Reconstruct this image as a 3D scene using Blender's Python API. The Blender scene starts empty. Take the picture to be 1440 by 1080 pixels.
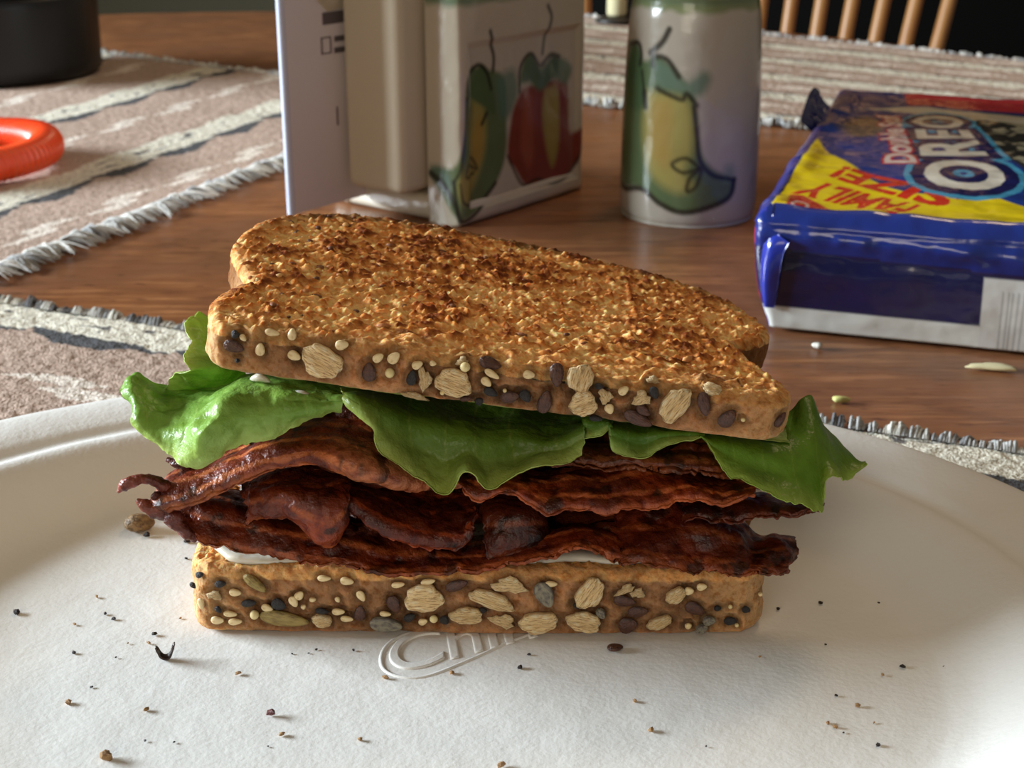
import bpy, bmesh, math, random
import numpy as np
from mathutils import Vector, Matrix
from mathutils.bvhtree import BVHTree
rad = math.radians
random.seed(7); rng = np.random.default_rng(7)
S = bpy.context.scene
COL = S.collection
# ------------------------------------------------------------ camera, world, lights, exposure
PITCH = rad(21.0); CAMZ = 0.175; F = 2080.0
cd = bpy.data.cameras.new('camera'); cam = bpy.data.objects.new('camera', cd); COL.objects.link(cam)
cam.location = (0, 0, CAMZ); cam.rotation_euler = (rad(90) - PITCH, 0, 0)
cd.sensor_width = 36; cd.lens = 52.0; cd.clip_start = 0.01; cd.clip_end = 50
cd.dof.use_dof = True; cd.dof.focus_distance = 0.315; cd.dof.aperture_fstop = 36
S.camera = cam
S.view_settings.view_transform = 'Standard'; S.view_settings.look = 'None'
S.view_settings.gamma = 1; S.view_settings.use_curve_mapping = False
S.view_settings.exposure = 0.0
w = bpy.data.worlds.new('world'); S.world = w; w.use_nodes = True
w.node_tree.nodes['Background'].inputs[0].default_value = (1.0, 0.84, 0.66, 1)
w.node_tree.nodes['Background'].inputs[1].default_value = 0.17
def area(name, loc, target, size, power, col, sy=None):
    l = bpy.data.lights.new(name, 'AREA'); l.energy = power; l.color = col
    l.shape = 'RECTANGLE'; l.size = size; l.size_y = sy or size
    o = bpy.data.objects.new(name, l); COL.objects.link(o); o.location = loc
    o.rotation_euler = (Vector(target) - Vector(loc)).to_track_quat('-Z', 'Y').to_euler()
    return o
area('window_daylight', (-1.85, 0.72, 0.52), (0, 0.32, 0.05), 1.0, 112, (0.80, 0.91, 1.0), 0.36)
area('room_lamp', (0.55, 1.3, 1.35), (0.1, 0.4, 0), 0.35, 4.4, (1.0, 0.72, 0.44))
area('added_front_fill', (-0.30, -0.45, 0.30), (0, 0.29, 0.04), 0.4, 1.7, (1.0, 0.88, 0.72), 0.3)  # soft fill added on the camera side to brighten the front faces

# ------------------------------------------------------------ geometry helpers
CP, SP = math.cos(PITCH), math.sin(PITCH)
def ray(px, py):
    a = (px - 720) / F; b = (540 - py) / F
    return Vector((a, CP + b * SP, -SP + b * CP))
def P(px, py, Y):
    d = ray(px, py); return Vector((0, 0, CAMZ)) + d * (Y / d.y)
def G(px, py, z=0.0):
    d = ray(px, py); return Vector((0, 0, CAMZ)) + d * ((z - CAMZ) / d.z)
def lin(c):
    return tuple((v / 255 / 12.92) if v / 255 <= 0.04045 else ((v / 255 + 0.055) / 1.055) ** 2.4 for v in c)

_perm = np.random.default_rng(3).random(65536).astype(np.float32)
def vnoise(x, y, z):
    xi, yi, zi = np.floor(x).astype(np.int64), np.floor(y).astype(np.int64), np.floor(z).astype(np.int64)
    fx, fy, fz = x - xi, y - yi, z - zi
    fx, fy, fz = fx * fx * (3 - 2 * fx), fy * fy * (3 - 2 * fy), fz * fz * (3 - 2 * fz)
    def h(a, b, c): return _perm[(a * 73856093 ^ b * 19349663 ^ c * 83492791) & 65535]
    r = 0
    for dx in (0, 1):
        for dy in (0, 1):
            for dz in (0, 1):
                wgt = (fx if dx else 1 - fx) * (fy if dy else 1 - fy) * (fz if dz else 1 - fz)
                r = r + wgt * h(xi + dx, yi + dy, zi + dz)
    return r * 2 - 1
def fbm(p, s, o=3, seed=0.0):
    """p (...,3) in metres, s = feature size in mm"""
    q = p * 1000.0 / s + seed * 17.3
    r = 0; a = 1.0; t = 0
    for i in range(o):
        r = r + a * vnoise(q[..., 0], q[..., 1], q[..., 2]); t += a; a *= 0.5; q = q * 2.03 + 5.1
    return r / t

def link(name, me, mat=None, parent=None):
    o = bpy.data.objects.new(name, me); COL.objects.link(o)
    if mat is not None and len(me.materials) == 0: me.materials.append(mat)
    if parent is not None: o.parent = parent
    return o
def tag(o, label=None, cat=None, group=None, kind=None):
    if label: o['label'] = label
    if cat: o['category'] = cat
    if group: o['group'] = group
    if kind: o['kind'] = kind
    return o
def empty(name, loc=(0, 0, 0), rz=0.0):
    o = bpy.data.objects.new(name, None); COL.objects.link(o); o.location = loc; o.rotation_euler = (0, 0, rz)
    o.empty_display_size = 0.01
    return o
def mesh_np(name, V, quads, smooth=True, uv=None, col=None, tris=None):
    me = bpy.data.meshes.new(name)
    V = np.ascontiguousarray(V.reshape(-1, 3), dtype=np.float32)
    nq = len(quads); nt = 0 if tris is None else len(tris)
    loops = quads.reshape(-1).astype(np.int32)
    starts = np.arange(nq, dtype=np.int32) * 4; tot = np.full(nq, 4, np.int32)
    if nt:
        loops = np.concatenate([loops, np.asarray(tris, np.int32).reshape(-1)])
        starts = np.concatenate([starts, nq * 4 + np.arange(nt, dtype=np.int32) * 3]); tot = np.concatenate([tot, np.full(nt, 3, np.int32)])
    me.vertices.add(len(V)); me.vertices.foreach_set('co', V.reshape(-1))
    me.loops.add(len(loops)); me.loops.foreach_set('vertex_index', loops)
    me.polygons.add(nq + nt); me.polygons.foreach_set('loop_start', starts); me.polygons.foreach_set('loop_total', tot)
    me.update(calc_edges=True); me.validate()
    me.polygons.foreach_set('use_smooth', np.full(len(me.polygons), smooth, bool))
    if uv is not None:
        l = me.uv_layers.new(name='UVMap'); li = np.zeros(len(me.loops), np.int32); me.loops.foreach_get('vertex_index', li)
        l.data.foreach_set('uv', np.ascontiguousarray(uv.reshape(-1, 2)[li], dtype=np.float32).reshape(-1))
    if col is not None:
        a = me.color_attributes.new('Col', 'FLOAT_COLOR', 'POINT')
        c = col.reshape(len(V), -1).astype(np.float32)
        if c.shape[1] == 3: c = np.concatenate([c, np.ones((len(V), 1), np.float32)], 1)
        a.data.foreach_set('color', np.ascontiguousarray(c).reshape(-1))
    return me
def grid_quads(nu, nv, cu=False, cv=False, off=0, flip=False):
    i = np.arange(nu if cu else nu - 1)[:, None]; j = np.arange(nv if cv else nv - 1)[None, :]
    a = i * nv + j; b = ((i + 1) % nu) * nv + j; c = ((i + 1) % nu) * nv + (j + 1) % nv; d = i * nv + (j + 1) % nv
    q = np.stack([a, b, c, d], -1).reshape(-1, 4) + off
    return q[:, ::-1] if flip else q
def tube(pts, r, n=8, closed=False):
    """pts list of Vector, r float or list -> V,quads (numpy)"""
    pts = np.array([tuple(p) for p in pts], float); m = len(pts)
    rr = np.full(m, r) if np.isscalar(r) else np.array(r)
    t = np.gradient(pts, axis=0) if not closed else np.roll(pts, -1, 0) - np.roll(pts, 1, 0)
    t /= np.linalg.norm(t, axis=1)[:, None] + 1e-12
    up = np.array([0, 0, 1.0]); 
    a = np.cross(t, up); bad = np.linalg.norm(a, axis=1) < 0.15
    a[bad] = np.cross(t[bad], np.array([1.0, 0, 0])); a /= np.linalg.norm(a, axis=1)[:, None]
    b = np.cross(a, t)
    th = np.linspace(0, 2 * math.pi, n, endpoint=False)
    V = pts[:, None] + rr[:, None, None] * (np.cos(th)[None, :, None] * a[:, None] + np.sin(th)[None, :, None] * b[:, None])
    q = grid_quads(m, n, closed, True)
    return V.reshape(-1, 3), q
class MB:
    def __init__(s): s.V = []; s.Q = []; s.n = 0; s.C = []
    def add(s, V, Q, c=None):
        s.V.append(V); s.Q.append(Q + s.n); s.n += len(V)
        if c is not None: s.C.append(np.tile(np.array(c, float), (len(V), 1)))
    def build(s, name, mat, parent=None, smooth=True):
        me = mesh_np(name, np.concatenate(s.V), np.concatenate(s.Q), smooth, col=np.concatenate(s.C) if s.C else None)
        return link(name, me, mat, parent)
def crom(pts, n):
    """Catmull-Rom through pts (k,d) -> n samples, uniform by chord"""
    p = np.asarray(pts, float); k = len(p)
    if k == 2: return p[0] + (p[1] - p[0]) * np.linspace(0, 1, n)[:, None]
    ext = np.vstack([2 * p[0] - p[1], p, 2 * p[-1] - p[-2]])
    s = np.concatenate([[0], np.cumsum(np.linalg.norm(np.diff(p, axis=0), axis=1))]); s = 0.5 * s / s[-1] + 0.5 * np.linspace(0, 1, k)
    t = np.interp(np.linspace(0, 1, n), s, np.arange(k)); i = np.minimum(t.astype(int), k - 2); f = (t - i)[:, None]
    p0, p1, p2, p3 = ext[i], ext[i + 1], ext[i + 2], ext[i + 3]
    return 0.5 * (2 * p1 + (p2 - p0) * f + (2 * p0 - 5 * p1 + 4 * p2 - p3) * f * f + (3 * p1 - p0 - 3 * p2 + p3) * f ** 3)
def lathe(profile, n=64):
    """profile [(r,z)] -> V,quads"""
    pr = np.array(profile, float); th = np.linspace(0, 2 * math.pi, n, endpoint=False)
    V = np.stack([pr[:, 0][:, None] * np.cos(th), pr[:, 0][:, None] * np.sin(th), np.repeat(pr[:, 1][:, None], n, 1)], -1)
    return V, grid_quads(len(pr), n, False, True, flip=True)
def box_bm(sx, sy, sz, bev=0.0, seg=3, loc=(0, 0, 0)):
    bm = bmesh.new(); bmesh.ops.create_cube(bm, size=1)
    bmesh.ops.scale(bm, vec=(sx, sy, sz), verts=bm.verts)
    if bev: bmesh.ops.bevel(bm, geom=bm.edges[:], offset=bev, segments=seg, affect='EDGES', profile=0.5)
    bmesh.ops.translate(bm, vec=loc, verts=bm.verts); return bm
def bm_obj(name, bm, mat, parent=None, smooth=True):
    me = bpy.data.meshes.new(name); bm.to_mesh(me); bm.free()
    me.polygons.foreach_set('use_smooth', np.full(len(me.polygons), smooth, bool))
    return link(name, me, mat, parent)

# ------------------------------------------------------------ materials
def mat(name, base=(0.5, 0.5, 0.5), rough=0.5, attr=None, noise=None, bump=None, bump2=None, spec=0.5, coat=0, sss=0, sssr=(1, .4, .2),
        trans=0, metal=0, uvnoise=None, attr_fac=None):
    """noise=[(size_mm, colour2, lo, hi, stretch(3))...]; bump=(size_mm, dist_m, detail)"""
    m = bpy.data.materials.new(name); m.use_nodes = True; nt = m.node_tree; N = nt.nodes; L = nt.links
    b = N['Principled BSDF']
    tc = N.new('ShaderNodeTexCoord')
    def coords(st=(1, 1, 1), src='Object', k=1000.0):
        mp = N.new('ShaderNodeMapping'); mp.inputs['Scale'].default_value = (k * st[0], k * st[1], k * st[2])
        L.new(tc.outputs[src], mp.inputs[0]); return mp.outputs[0]
    if attr:
        at = N.new('ShaderNodeAttribute'); at.attribute_name = 'Col'; c = at.outputs['Color']
    else:
        rg = N.new('ShaderNodeRGB'); rg.outputs[0].default_value = (*base, 1); c = rg.outputs[0]
    for nz in (noise or []):
        size, c2, lo, hi = nz[:4]; st = nz[4] if len(nz) > 4 else (1, 1, 1); src = nz[5] if len(nz) > 5 else 'Object'
        t = N.new('ShaderNodeTexNoise'); t.inputs['Scale'].default_value = 1.0 / size; t.inputs['Detail'].default_value = 5
        L.new(coords(st, src, 1000.0 if src == 'Object' else 100.0), t.inputs['Vector'])
        mr = N.new('ShaderNodeMapRange'); mr.inputs[1].default_value = lo; mr.inputs[2].default_value = hi
        L.new(t.outputs['Fac'], mr.inputs[0])
        mx = N.new('ShaderNodeMix'); mx.data_type = 'RGBA'; L.new(mr.outputs[0], mx.inputs[0]); L.new(c, mx.inputs[6])
        mx.inputs[7].default_value = (*c2, 1)
        if len(nz) > 6: mx.blend_type = nz[6]
        c = mx.outputs[2]
    L.new(c, b.inputs['Base Color'])
    b.inputs['Roughness'].default_value = rough; b.inputs['Specular IOR Level'].default_value = spec
    b.inputs['Metallic'].default_value = metal; b.inputs['Coat Weight'].default_value = coat; b.inputs['Coat Roughness'].default_value = 0.08
    if sss:
        b.inputs['Subsurface Weight'].default_value = 1.0; b.inputs['Subsurface Scale'].default_value = sss; b.inputs['Subsurface Radius'].default_value = sssr
    prev = None
    for bp in (bump, bump2):
        if not bp: continue
        t = N.new('ShaderNodeTexNoise'); t.inputs['Scale'].default_value = 1.0 / bp[0]; t.inputs['Detail'].default_value = bp[2] if len(bp) > 2 else 4
        L.new(coords(bp[3] if len(bp) > 3 else (1, 1, 1)), t.inputs['Vector'])
        bn = N.new('ShaderNodeBump'); bn.inputs['Distance'].default_value = bp[1]; L.new(t.outputs['Fac'], bn.inputs['Height'])
        if prev is not None: L.new(prev, bn.inputs['Normal'])
        prev = bn.outputs[0]
    if prev is not None:
        L.new(prev, b.inputs['Normal'])
        if coat: L.new(prev, b.inputs['Coat Normal'])
    if trans:
        tr = N.new('ShaderNodeBsdfTranslucent'); L.new(c, tr.inputs['Color'])
        if prev is not None: L.new(prev, tr.inputs['Normal'])
        ms = N.new('ShaderNodeMixShader'); ms.inputs[0].default_value = trans
        L.new(b.outputs[0], ms.inputs[1]); L.new(tr.outputs[0], ms.inputs[2]); L.new(ms.outputs[0], N['Material Output'].inputs[0])
    return m

M_wood = mat('table_wood', lin((138, 88, 54)), 0.32, noise=[
    (12, lin((112, 70, 44)), .44, .66, (.4, 1.4, 1)), (5, lin((176, 120, 76)), .52, .72, (.12, 1.3, 1)), (50, lin((126, 82, 54)), .45, .65, (.7, 1, 1)), (2.2, lin((90, 54, 34)), .60, .74, (.25, 1, 1))],
    bump=(3, .00025, 4, (.15, 1, 1)), bump2=(30, .0012, 2), spec=.35)
M_dark_wood = mat('dark_wood', lin((70, 42, 26)), .5, noise=[(20, lin((40, 24, 15)), .4, .6, (1, 1, .1))])
M_chair = mat('chair_wood', lin((172, 122, 70)), .4, noise=[(12, lin((160, 108, 60)), .4, .65, (1, 1, .1))])
M_floor = mat('floor_wood', lin((80, 55, 36)), .5, noise=[(60, lin((50, 34, 22)), .4, .6, (1, .1, 1))])
M_wall = mat('wall_paint', lin((112, 106, 84)), .8, bump=(4, .0003))
M_black = mat('black_cabinet', lin((14, 13, 12)), .7, spec=.15, bump=(6, .0002))
M_plate = mat('plate_paper', lin((234, 232, 226)), .62, spec=.3, bump=(1.2, .00009, 3), bump2=(7, .0002, 2))
M_mat = mat('placemat_weave', attr=True, rough=.95, spec=.1, noise=[(1.1, (.62, .60, .58), .46, .64, (1, 1, 1), 'Object', 'MULTIPLY')], bump=(1.0, .0007, 2))
M_fringe = mat('fringe_yarn', attr=True, rough=.95, spec=.1, bump=(.8, .0004, 2, (1, 1, 1)))
M_toast = mat('toasted_bread', attr=True, rough=.85, spec=.12, sss=.0012, sssr=(1, .5, .25),
    noise=[(1.6, (.70, .54, .38), .50, .70, (1, 1, 1), 'Object', 'MULTIPLY'), (.7, (.78, .66, .5), .5, .75, (1, 1, 1), 'Object', 'MULTIPLY')], bump=(.8, .00035, 5), bump2=(2.6, .0006, 3))
M_oat = mat('oat', lin((238, 206, 150)), .6, noise=[(110, lin((176, 128, 76)), .50, .66, (.35, 2.2, 1)), (260, lin((244, 228, 190)), .52, .7)], bump=(90, .0006, 4, (.35, 1.8, 1)))
M_sesame = mat('sesame', lin((232, 208, 158)), .45, noise=[(300, lin((202, 168, 112)), .45, .7)])
M_flax = mat('flax', lin((88, 52, 36)), .28, noise=[(260, lin((52, 30, 24)), .42, .66)], bump=(160, .0003))
M_blackseed = mat('black_sesame', lin((34, 30, 30)), .5, noise=[(200, lin((66, 62, 60)), .52, .75)], bump=(120, .0003))
M_sun = mat('sunflower_kernel', lin((140, 132, 112)), .5, noise=[(300, lin((92, 86, 80)), .42, .6)], bump=(150, .0003))
M_pumpkin = mat('pumpkin_kernel', lin((160, 138, 76)), .45, noise=[(250, lin((120, 98, 50)), .42, .66)], bump=(120, .0003))
M_millet = mat('millet', lin((228, 208, 150)), .5)
M_mayo = mat('mayonnaise', lin((206, 200, 184)), .22, spec=.5, sss=.0015, sssr=(1, .9, .7), bump=(3, .0003))
M_leaf = mat('lettuce', attr=True, rough=.36, spec=.35, trans=.34, bump=(2.6, .0006, 3), bump2=(.7, .0001, 2),
    noise=[(4, (.82, .82, .6), .45, .7, (1, 1, 1), 'Object', 'MULTIPLY')])
M_bacon = mat('bacon', attr=True, rough=.38, spec=.35, coat=.10, bump=(1.3, .0005, 4), bump2=(.45, .00012, 3),
    noise=[(2.2, (.50, .28, .16), .48, .68, (1, 1, 1), 'Object', 'MULTIPLY')])
M_ceramic = mat('glazed_ceramic', attr=True, rough=.22, spec=.5, coat=.15, bump=(14, .0009, 2), bump2=(1.5, .00003))
M_ceramic_w = mat('glazed_cream', lin((200, 192, 174)), .25, spec=.5, coat=.15, bump=(14, .0008, 2), noise=[(25, lin((202, 190, 166)), .45, .65)])
M_napkin = mat('napkin_paper', lin((198, 186, 162)), .8, bump=(.8, .0001))
M_paper = mat('mail_paper', lin((208, 200, 200)), .7, bump=(8, .0002))
M_paper_in = mat('mail_inner_paper', lin((232, 222, 200)), .7)
M_ink = mat('printed_ink', lin((96, 88, 90)), .7)
M_blackplastic = mat('black_plastic', lin((22, 23, 25)), .38, spec=.4)
M_reflection = mat('grey_blue_reflection', lin((70, 92, 112)), .25)
M_amber = mat('amber_plastic', lin((150, 104, 50)), .3)
M_orange = mat('orange_plastic', lin((236, 84, 34)), .32, sss=.002, sssr=(1, .3, .1), coat=.2)
M_pack = mat('glossy_wrapper', attr=True, rough=.2, spec=.55, coat=.5, bump=(22, .0011, 2), bump2=(6, .00018, 2))
M_candle = mat('cream_wax', lin((214, 204, 160)), .5)
M_iron = mat('dark_iron', lin((40, 34, 26)), .45)

# ------------------------------------------------------------ painting helpers (numpy, flat print on surfaces)
def seg_dist(U, V, pts, closed=False):
    d = np.full(U.shape, 1e9); n = len(pts)
    for i in range(n if closed else n - 1):
        (x0, y0), (x1, y1) = pts[i], pts[(i + 1) % n]
        dx, dy = x1 - x0, y1 - y0; L2 = dx * dx + dy * dy + 1e-12
        t = np.clip(((U - x0) * dx + (V - y0) * dy) / L2, 0, 1)
        d = np.minimum(d, np.hypot(U - x0 - t * dx, V - y0 - t * dy))
    return d
def poly_in(U, V, pts):
    r = np.zeros(U.shape, bool); n = len(pts)
    for i in range(n):
        (x0, y0), (x1, y1) = pts[i], pts[(i + 1) % n]
        if y0 == y1: continue
        r ^= ((y0 > V) != (y1 > V)) & (U < (x1 - x0) * (V - y0) / (y1 - y0) + x0)
    return r
def blend(C, m, c, a=1.0):
    m = (np.clip(m, 0, 1) * a)[..., None]; return C * (1 - m) + np.array(lin(c)) * m
def p_poly(C, U, V, pts, c, soft=1.0, a=1.0, smooth=True):
    if smooth and len(pts) > 3:
        pp = np.array(list(pts) + [pts[0]], float); pts = [tuple(q) for q in crom(pp, 6 * len(pts))[:-1]]
    d = seg_dist(U, V, pts, True); s = np.where(poly_in(U, V, pts), d, -d)
    return blend(C, s / soft + .5, c, a)
def p_line(C, U, V, pts, wd, c, soft=.6, a=1.0):
    pp = crom(np.array(pts, float), 5 * len(pts)) if len(pts) > 2 else np.array(pts, float)
    return blend(C, (wd / 2 - seg_dist(U, V, [tuple(q) for q in pp])) / soft + .5, c, a)
def text_tris(txt, offset=0.0, shear=0.0, space=1.0):
    cu = bpy.data.curves.new('t', 'FONT'); cu.body = txt; cu.size = 1; cu.offset = offset; cu.shear = shear; cu.space_character = space; cu.resolution_u = 4
    o = bpy.data.objects.new('t', cu); COL.objects.link(o)
    me = bpy.data.meshes.new_from_object(o.evaluated_get(bpy.context.evaluated_depsgraph_get()))
    me.calc_loop_triangles()
    v = np.array([tuple(x.co)[:2] for x in me.vertices]); t = np.array([tuple(x.vertices) for x in me.loop_triangles])
    bpy.data.objects.remove(o); bpy.data.curves.remove(cu); bpy.data.meshes.remove(me)
    return v, t
def raster(T, U, V):
    v, tris = T; m = np.zeros(U.shape, bool); ok = (U > v[:, 0].min()) & (U < v[:, 0].max()) & (V > v[:, 1].min()) & (V < v[:, 1].max())
    idx = np.nonzero(ok.ravel())[0]; u = U.ravel()[idx]; w_ = V.ravel()[idx]; r = np.zeros(len(idx), bool)
    for a, b, c in tris:
        p, q, s = v[a], v[b], v[c]
        lo = np.minimum(np.minimum(p, q), s); hi = np.maximum(np.maximum(p, q), s)
        k = np.nonzero((u >= lo[0]) & (u <= hi[0]) & (w_ >= lo[1]) & (w_ <= hi[1]))[0]
        if not len(k): continue
        x, y = u[k], w_[k]
        d1 = (x - q[0]) * (p[1] - q[1]) - (p[0] - q[0]) * (y - q[1]); d2 = (x - s[0]) * (q[1] - s[1]) - (q[0] - s[0]) * (y - s[1]); d3 = (x - p[0]) * (s[1] - p[1]) - (s[0] - p[0]) * (y - p[1])
        r[k] |= ~(((d1 < 0) | (d2 < 0) | (d3 < 0)) & ((d1 > 0) | (d2 > 0) | (d3 > 0)))
    m.ravel()[idx] = r; return m
def homog(src, dst):
    A = []; b = []
    for (x, y), (u, v) in zip(src, dst):
        A.append([x, y, 1, 0, 0, 0, -u * x, -u * y]); b.append(u); A.append([0, 0, 0, x, y, 1, -v * x, -v * y]); b.append(v)
    h = np.linalg.solve(np.array(A), np.array(b))
    def f(X, Y):
        d = h[6] * X + h[7] * Y + 1; return (h[0] * X + h[1] * Y + h[2]) / d, (h[3] * X + h[4] * Y + h[5]) / d
    return f

# ============================================================ THE SETTING
def struct(name, bm, m): return tag(bm_obj(name, bm, m, smooth=False), kind='structure')
struct('floor', box_bm(6, 6, .04, loc=(0, 1.2, -.78)), M_floor)
struct('wall_back', box_bm(6, .06, 3.2, loc=(0, 3.6, .82)), M_wall)
# left wall with the window the daylight comes through
for i, (cx, cy, cz, sx, sy, sz) in enumerate([(-2.0, 1.2, -.35, .06, 4.8, .82), (-2.0, 1.2, 1.95, .06, 4.8, .94), (-2.0, -.67, .77, .06, 1.06, 1.42), (-2.0, 2.3, .77, .06, 2.6, 1.42)]):
    struct('wall_left' if i == 0 else 'wall_left', box_bm(sx, sy, sz, loc=(cx, cy, cz)), M_wall)
bm = bmesh.new()
for c, s in [((-2.0, .43, .08), (.08, 1.16, .05)), ((-2.0, .43, 1.46), (.08, 1.16, .05)), ((-2.0, -.12, .77), (.08, .05, 1.4)), ((-2.0, .98, .77), (.08, .05, 1.4)), ((-2.0, .43, .77), (.05, .03, 1.4))]:
    mm = Matrix.Translation(c) @ Matrix.Diagonal((*s, 1)); bmesh.ops.create_cube(bm, size=1, matrix=mm)
struct('window_1', bm, M_ceramic_w)

# dark cabinet far behind the chair
cab = tag(empty('cabinet', (1.25, 3.0, -.76)), 'black cabinet in deep shadow behind the wooden spindle chair', 'cabinet')
bm_obj('body', box_bm(2.3, .5, 2.2, .01, 2, (0, 0, 1.1)), M_black, cab)
for sx in (-.57, .57): bm_obj('door', box_bm(1.1, .02, 2.05, .006, 2, (sx, -.262, 1.1)), M_black, cab)

# ============================================================ TABLE
tb = tag(empty('dining_table', (-.20, .63, -.76)), 'worn reddish brown wooden dining table under the plate and placemats', 'table')
TR = .80
def supell(th, a, b, n=2.6): 
    c, s = np.cos(th), np.sin(th); return a * np.sign(c) * np.abs(c) ** (2 / n), b * np.sign(s) * np.abs(s) ** (2 / n)
th = np.linspace(0, 2 * math.pi, 200, endpoint=False)
prof = [(0, .76), (.5, .76), (.97, .76), (.99, .7585), (1, .752), (1, .742), (.99, .735), (.97, .733), (0, .733)]
V = []
for r, z in prof:
    x, y = r * .715 * np.cos(th), r * .715 * np.sin(th) + np.where(np.sin(th) > 0, .13, -.13); V.append(np.stack([x, y, np.full_like(x, z)], -1))
link('tabletop', mesh_np('tabletop', np.array(V), grid_quads(len(prof), 200, False, True, flip=True)), M_wood, tb)
V, q = lathe([(.30, .60), (.32, .62), (.32, .732), (.0, .732)], 48); link('apron', mesh_np('apron', V, q), M_dark_wood, tb)
V, q = lathe([(0, .02), (.06, .03), (.07, .10), (.05, .2), (.08, .35), (.05, .5), (.1, .6), (.0, .6)], 32); link('pedestal', mesh_np('pedestal', V, q), M_dark_wood, tb)
for k in range(4):
    a = k * math.pi / 2 + .5; pts = [Vector((r * math.cos(a), r * math.sin(a), z)) for r, z in [(.05, .18), (.2, .12), (.36, .05), (.42, .022)]]
    V, q = tube(crom([tuple(p) for p in pts], 12), np.linspace(.035, .02, 12), 10); link('foot', mesh_np('foot', V, q), M_dark_wood, tb)

# ============================================================ PLACEMATS
BEIGE, CREAM, GREY = (190, 166, 150), (228, 222, 204), (90, 90, 92)
def mat_colour(u, v, pos, off, per, seed, gk=1.0, sg=1):
    """u: mm from the fringed edge, v: mm along it"""
    C = np.ones(u.shape + (3,)) * np.array(lin(BEIGE))
    wob = 2.2 * vnoise(v / 9.0, u / 9.0, u * 0 + seed) + 1.2 * vnoise(v / 3.0, u / 3.0, u * 0 + seed + 9)
    d = (u - off + per / 2) % per - per / 2; row = np.floor((u - off + per / 2) / per)
    sv = ((v + 23 * row) / 62.0) % 1.0
    ds = d * sg; hw = 11.5 + 4.0 * (sv - .5) + wob * .6
    grey = (ds < hw + 1.0 + 9 * gk * sv * (1 - sv) * 4 * (1.2 - sv)) & (ds > hw)
    grey2 = (ds > hw) & (ds < hw + 1.5)
    C[grey | grey2] = lin(GREY)
    rib = (np.abs(d) < hw); C[rib] = lin(CREAM)
    n = vnoise(v / 8.0, u / 3.0, u * 0 + 4 + seed); C[rib & (n > .70) & (np.abs(d) < 7)] = lin((110, 106, 104))
    e = (u - off) % per - per / 2                                  # flames between ribbons
    fv = ((v + 37 * row) % 66.0) - 33
    fl = (np.abs(e + fv * .18 + wob * .6) < 6.5 * np.clip(1 - (np.abs(fv) / 25.0) ** 2, 0, 1)) ; C[fl] = lin((234, 222, 208))
    C *= (1 + .10 * vnoise(v / 1.6, u / 1.6, u * 0))[..., None]
    return C
def placemat(name, A, B, Cc, D, label, off, per, nu, nv, seed, fringe_edges, gk=1.0, sg=1):
    """A->B fringed edge (v), A->D inward (u). corners are (x,y)"""
    A, B, Cc, D = [np.array(q, float) for q in (A, B, Cc, D)]
    lu = (np.linalg.norm(D - A) + np.linalg.norm(Cc - B)) / 2 * 1000; lv = (np.linalg.norm(B - A) + np.linalg.norm(Cc - D)) / 2 * 1000
    s = np.linspace(0, 1, nu)[:, None]; t = np.linspace(0, 1, nv)[None, :]
    XY = A * ((1 - s) * (1 - t))[..., None] + B * ((1 - s) * t)[..., None] + Cc * (s * t)[..., None] + D * (s * (1 - t))[..., None]
    u = s * lu + 0 * t; v = t * lv + 0 * s
    edge = 1.2 * vnoise(v / 12, v * 0, v * 0 + seed) * np.exp(-u / 20)
    nrm = (A - D) / np.linalg.norm(A - D)
    XY = XY + (edge * .001)[..., None] * nrm
    Cx = mat_colour(u, v, XY, off, per, seed, gk, sg)
    z = .0026 + .00045 * vnoise(u / 1.5, v / 1.5, u * 0 + 2) + .0005 * vnoise(u / 30, v / 30, u * 0) 
    m = np.minimum(np.minimum(u, lu - u), np.minimum(v, lv - v)); z = z * np.clip(m / 1.5, .25, 1)
    V = np.concatenate([XY, z[..., None]], -1)
    Q = grid_quads(nu, nv)
    n1 = (V[1, 0] - V[0, 0]); n2 = (V[0, 1] - V[0, 0])
    if np.cross(n1, n2)[2] < 0: Q = Q[:, ::-1]
    root = tag(empty(name, (0, 0, 0)), label, 'placemat', 'woven placemats on the table')
    link('woven_cloth', mesh_np('woven_cloth', V, Q, col=Cx), M_mat, root)
    mb = MB(); r2 = random.Random(seed)
    edges = {'AB': (A, B, nrm), 'BC': (B, Cc, (B - A) / np.linalg.norm(B - A)), 'DA': (A, D, (A - B) / np.linalg.norm(B - A)), 'CD': (D, Cc, -nrm)}
    for ek, dens, ln in fringe_edges:
        a, b, n = edges[ek]; L = np.linalg.norm(b - a); k = int(L * 1000 * dens); tdir = (b - a) / L
        for i in range(k):
            c0 = a + (b - a) * (i + r2.random() * .7) / k - n * .003; lean = r2.uniform(-.4, .4) if dens < .3 else r2.uniform(-.9, .9); hh = r2.uniform(.0008, .0032); l0 = ln * r2.uniform(.6, 1.2)
            g0 = r2.choice([(206, 204, 196), (176, 174, 170), (150, 150, 150), (222, 218, 206), (120, 120, 122)] if seed == 1 else [(222, 220, 212), (206, 204, 198), (226, 222, 214), (184, 184, 182)])
            for q in range(9):
                l = l0 * r2.uniform(.6, 1.1); sw = (lean + r2.uniform(-.35, .35)) * l * .8; c = c0 + tdir * r2.uniform(-.0016, .0016) * 1.15; h = hh * r2.uniform(.4, 1.4)
                p = [(*c, .0028), (*(c + n * l * .45 + tdir * sw * .2), .0022 + h), (*(c + n * l + tdir * sw), r2.uniform(.0006, .0018))]
                kk = r2.uniform(.75, 1.1); V1, q1 = tube(crom(p, 6), [.0006, .0006, .00055, .0005, .0004, .0002], 4); mb.add(V1, q1, np.array(lin(g0)) * kk)
    f = mb.build('fringe', M_fringe, root); tag(f, 'frayed grey and white yarn fringe', kind='stuff')
    return root
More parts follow.
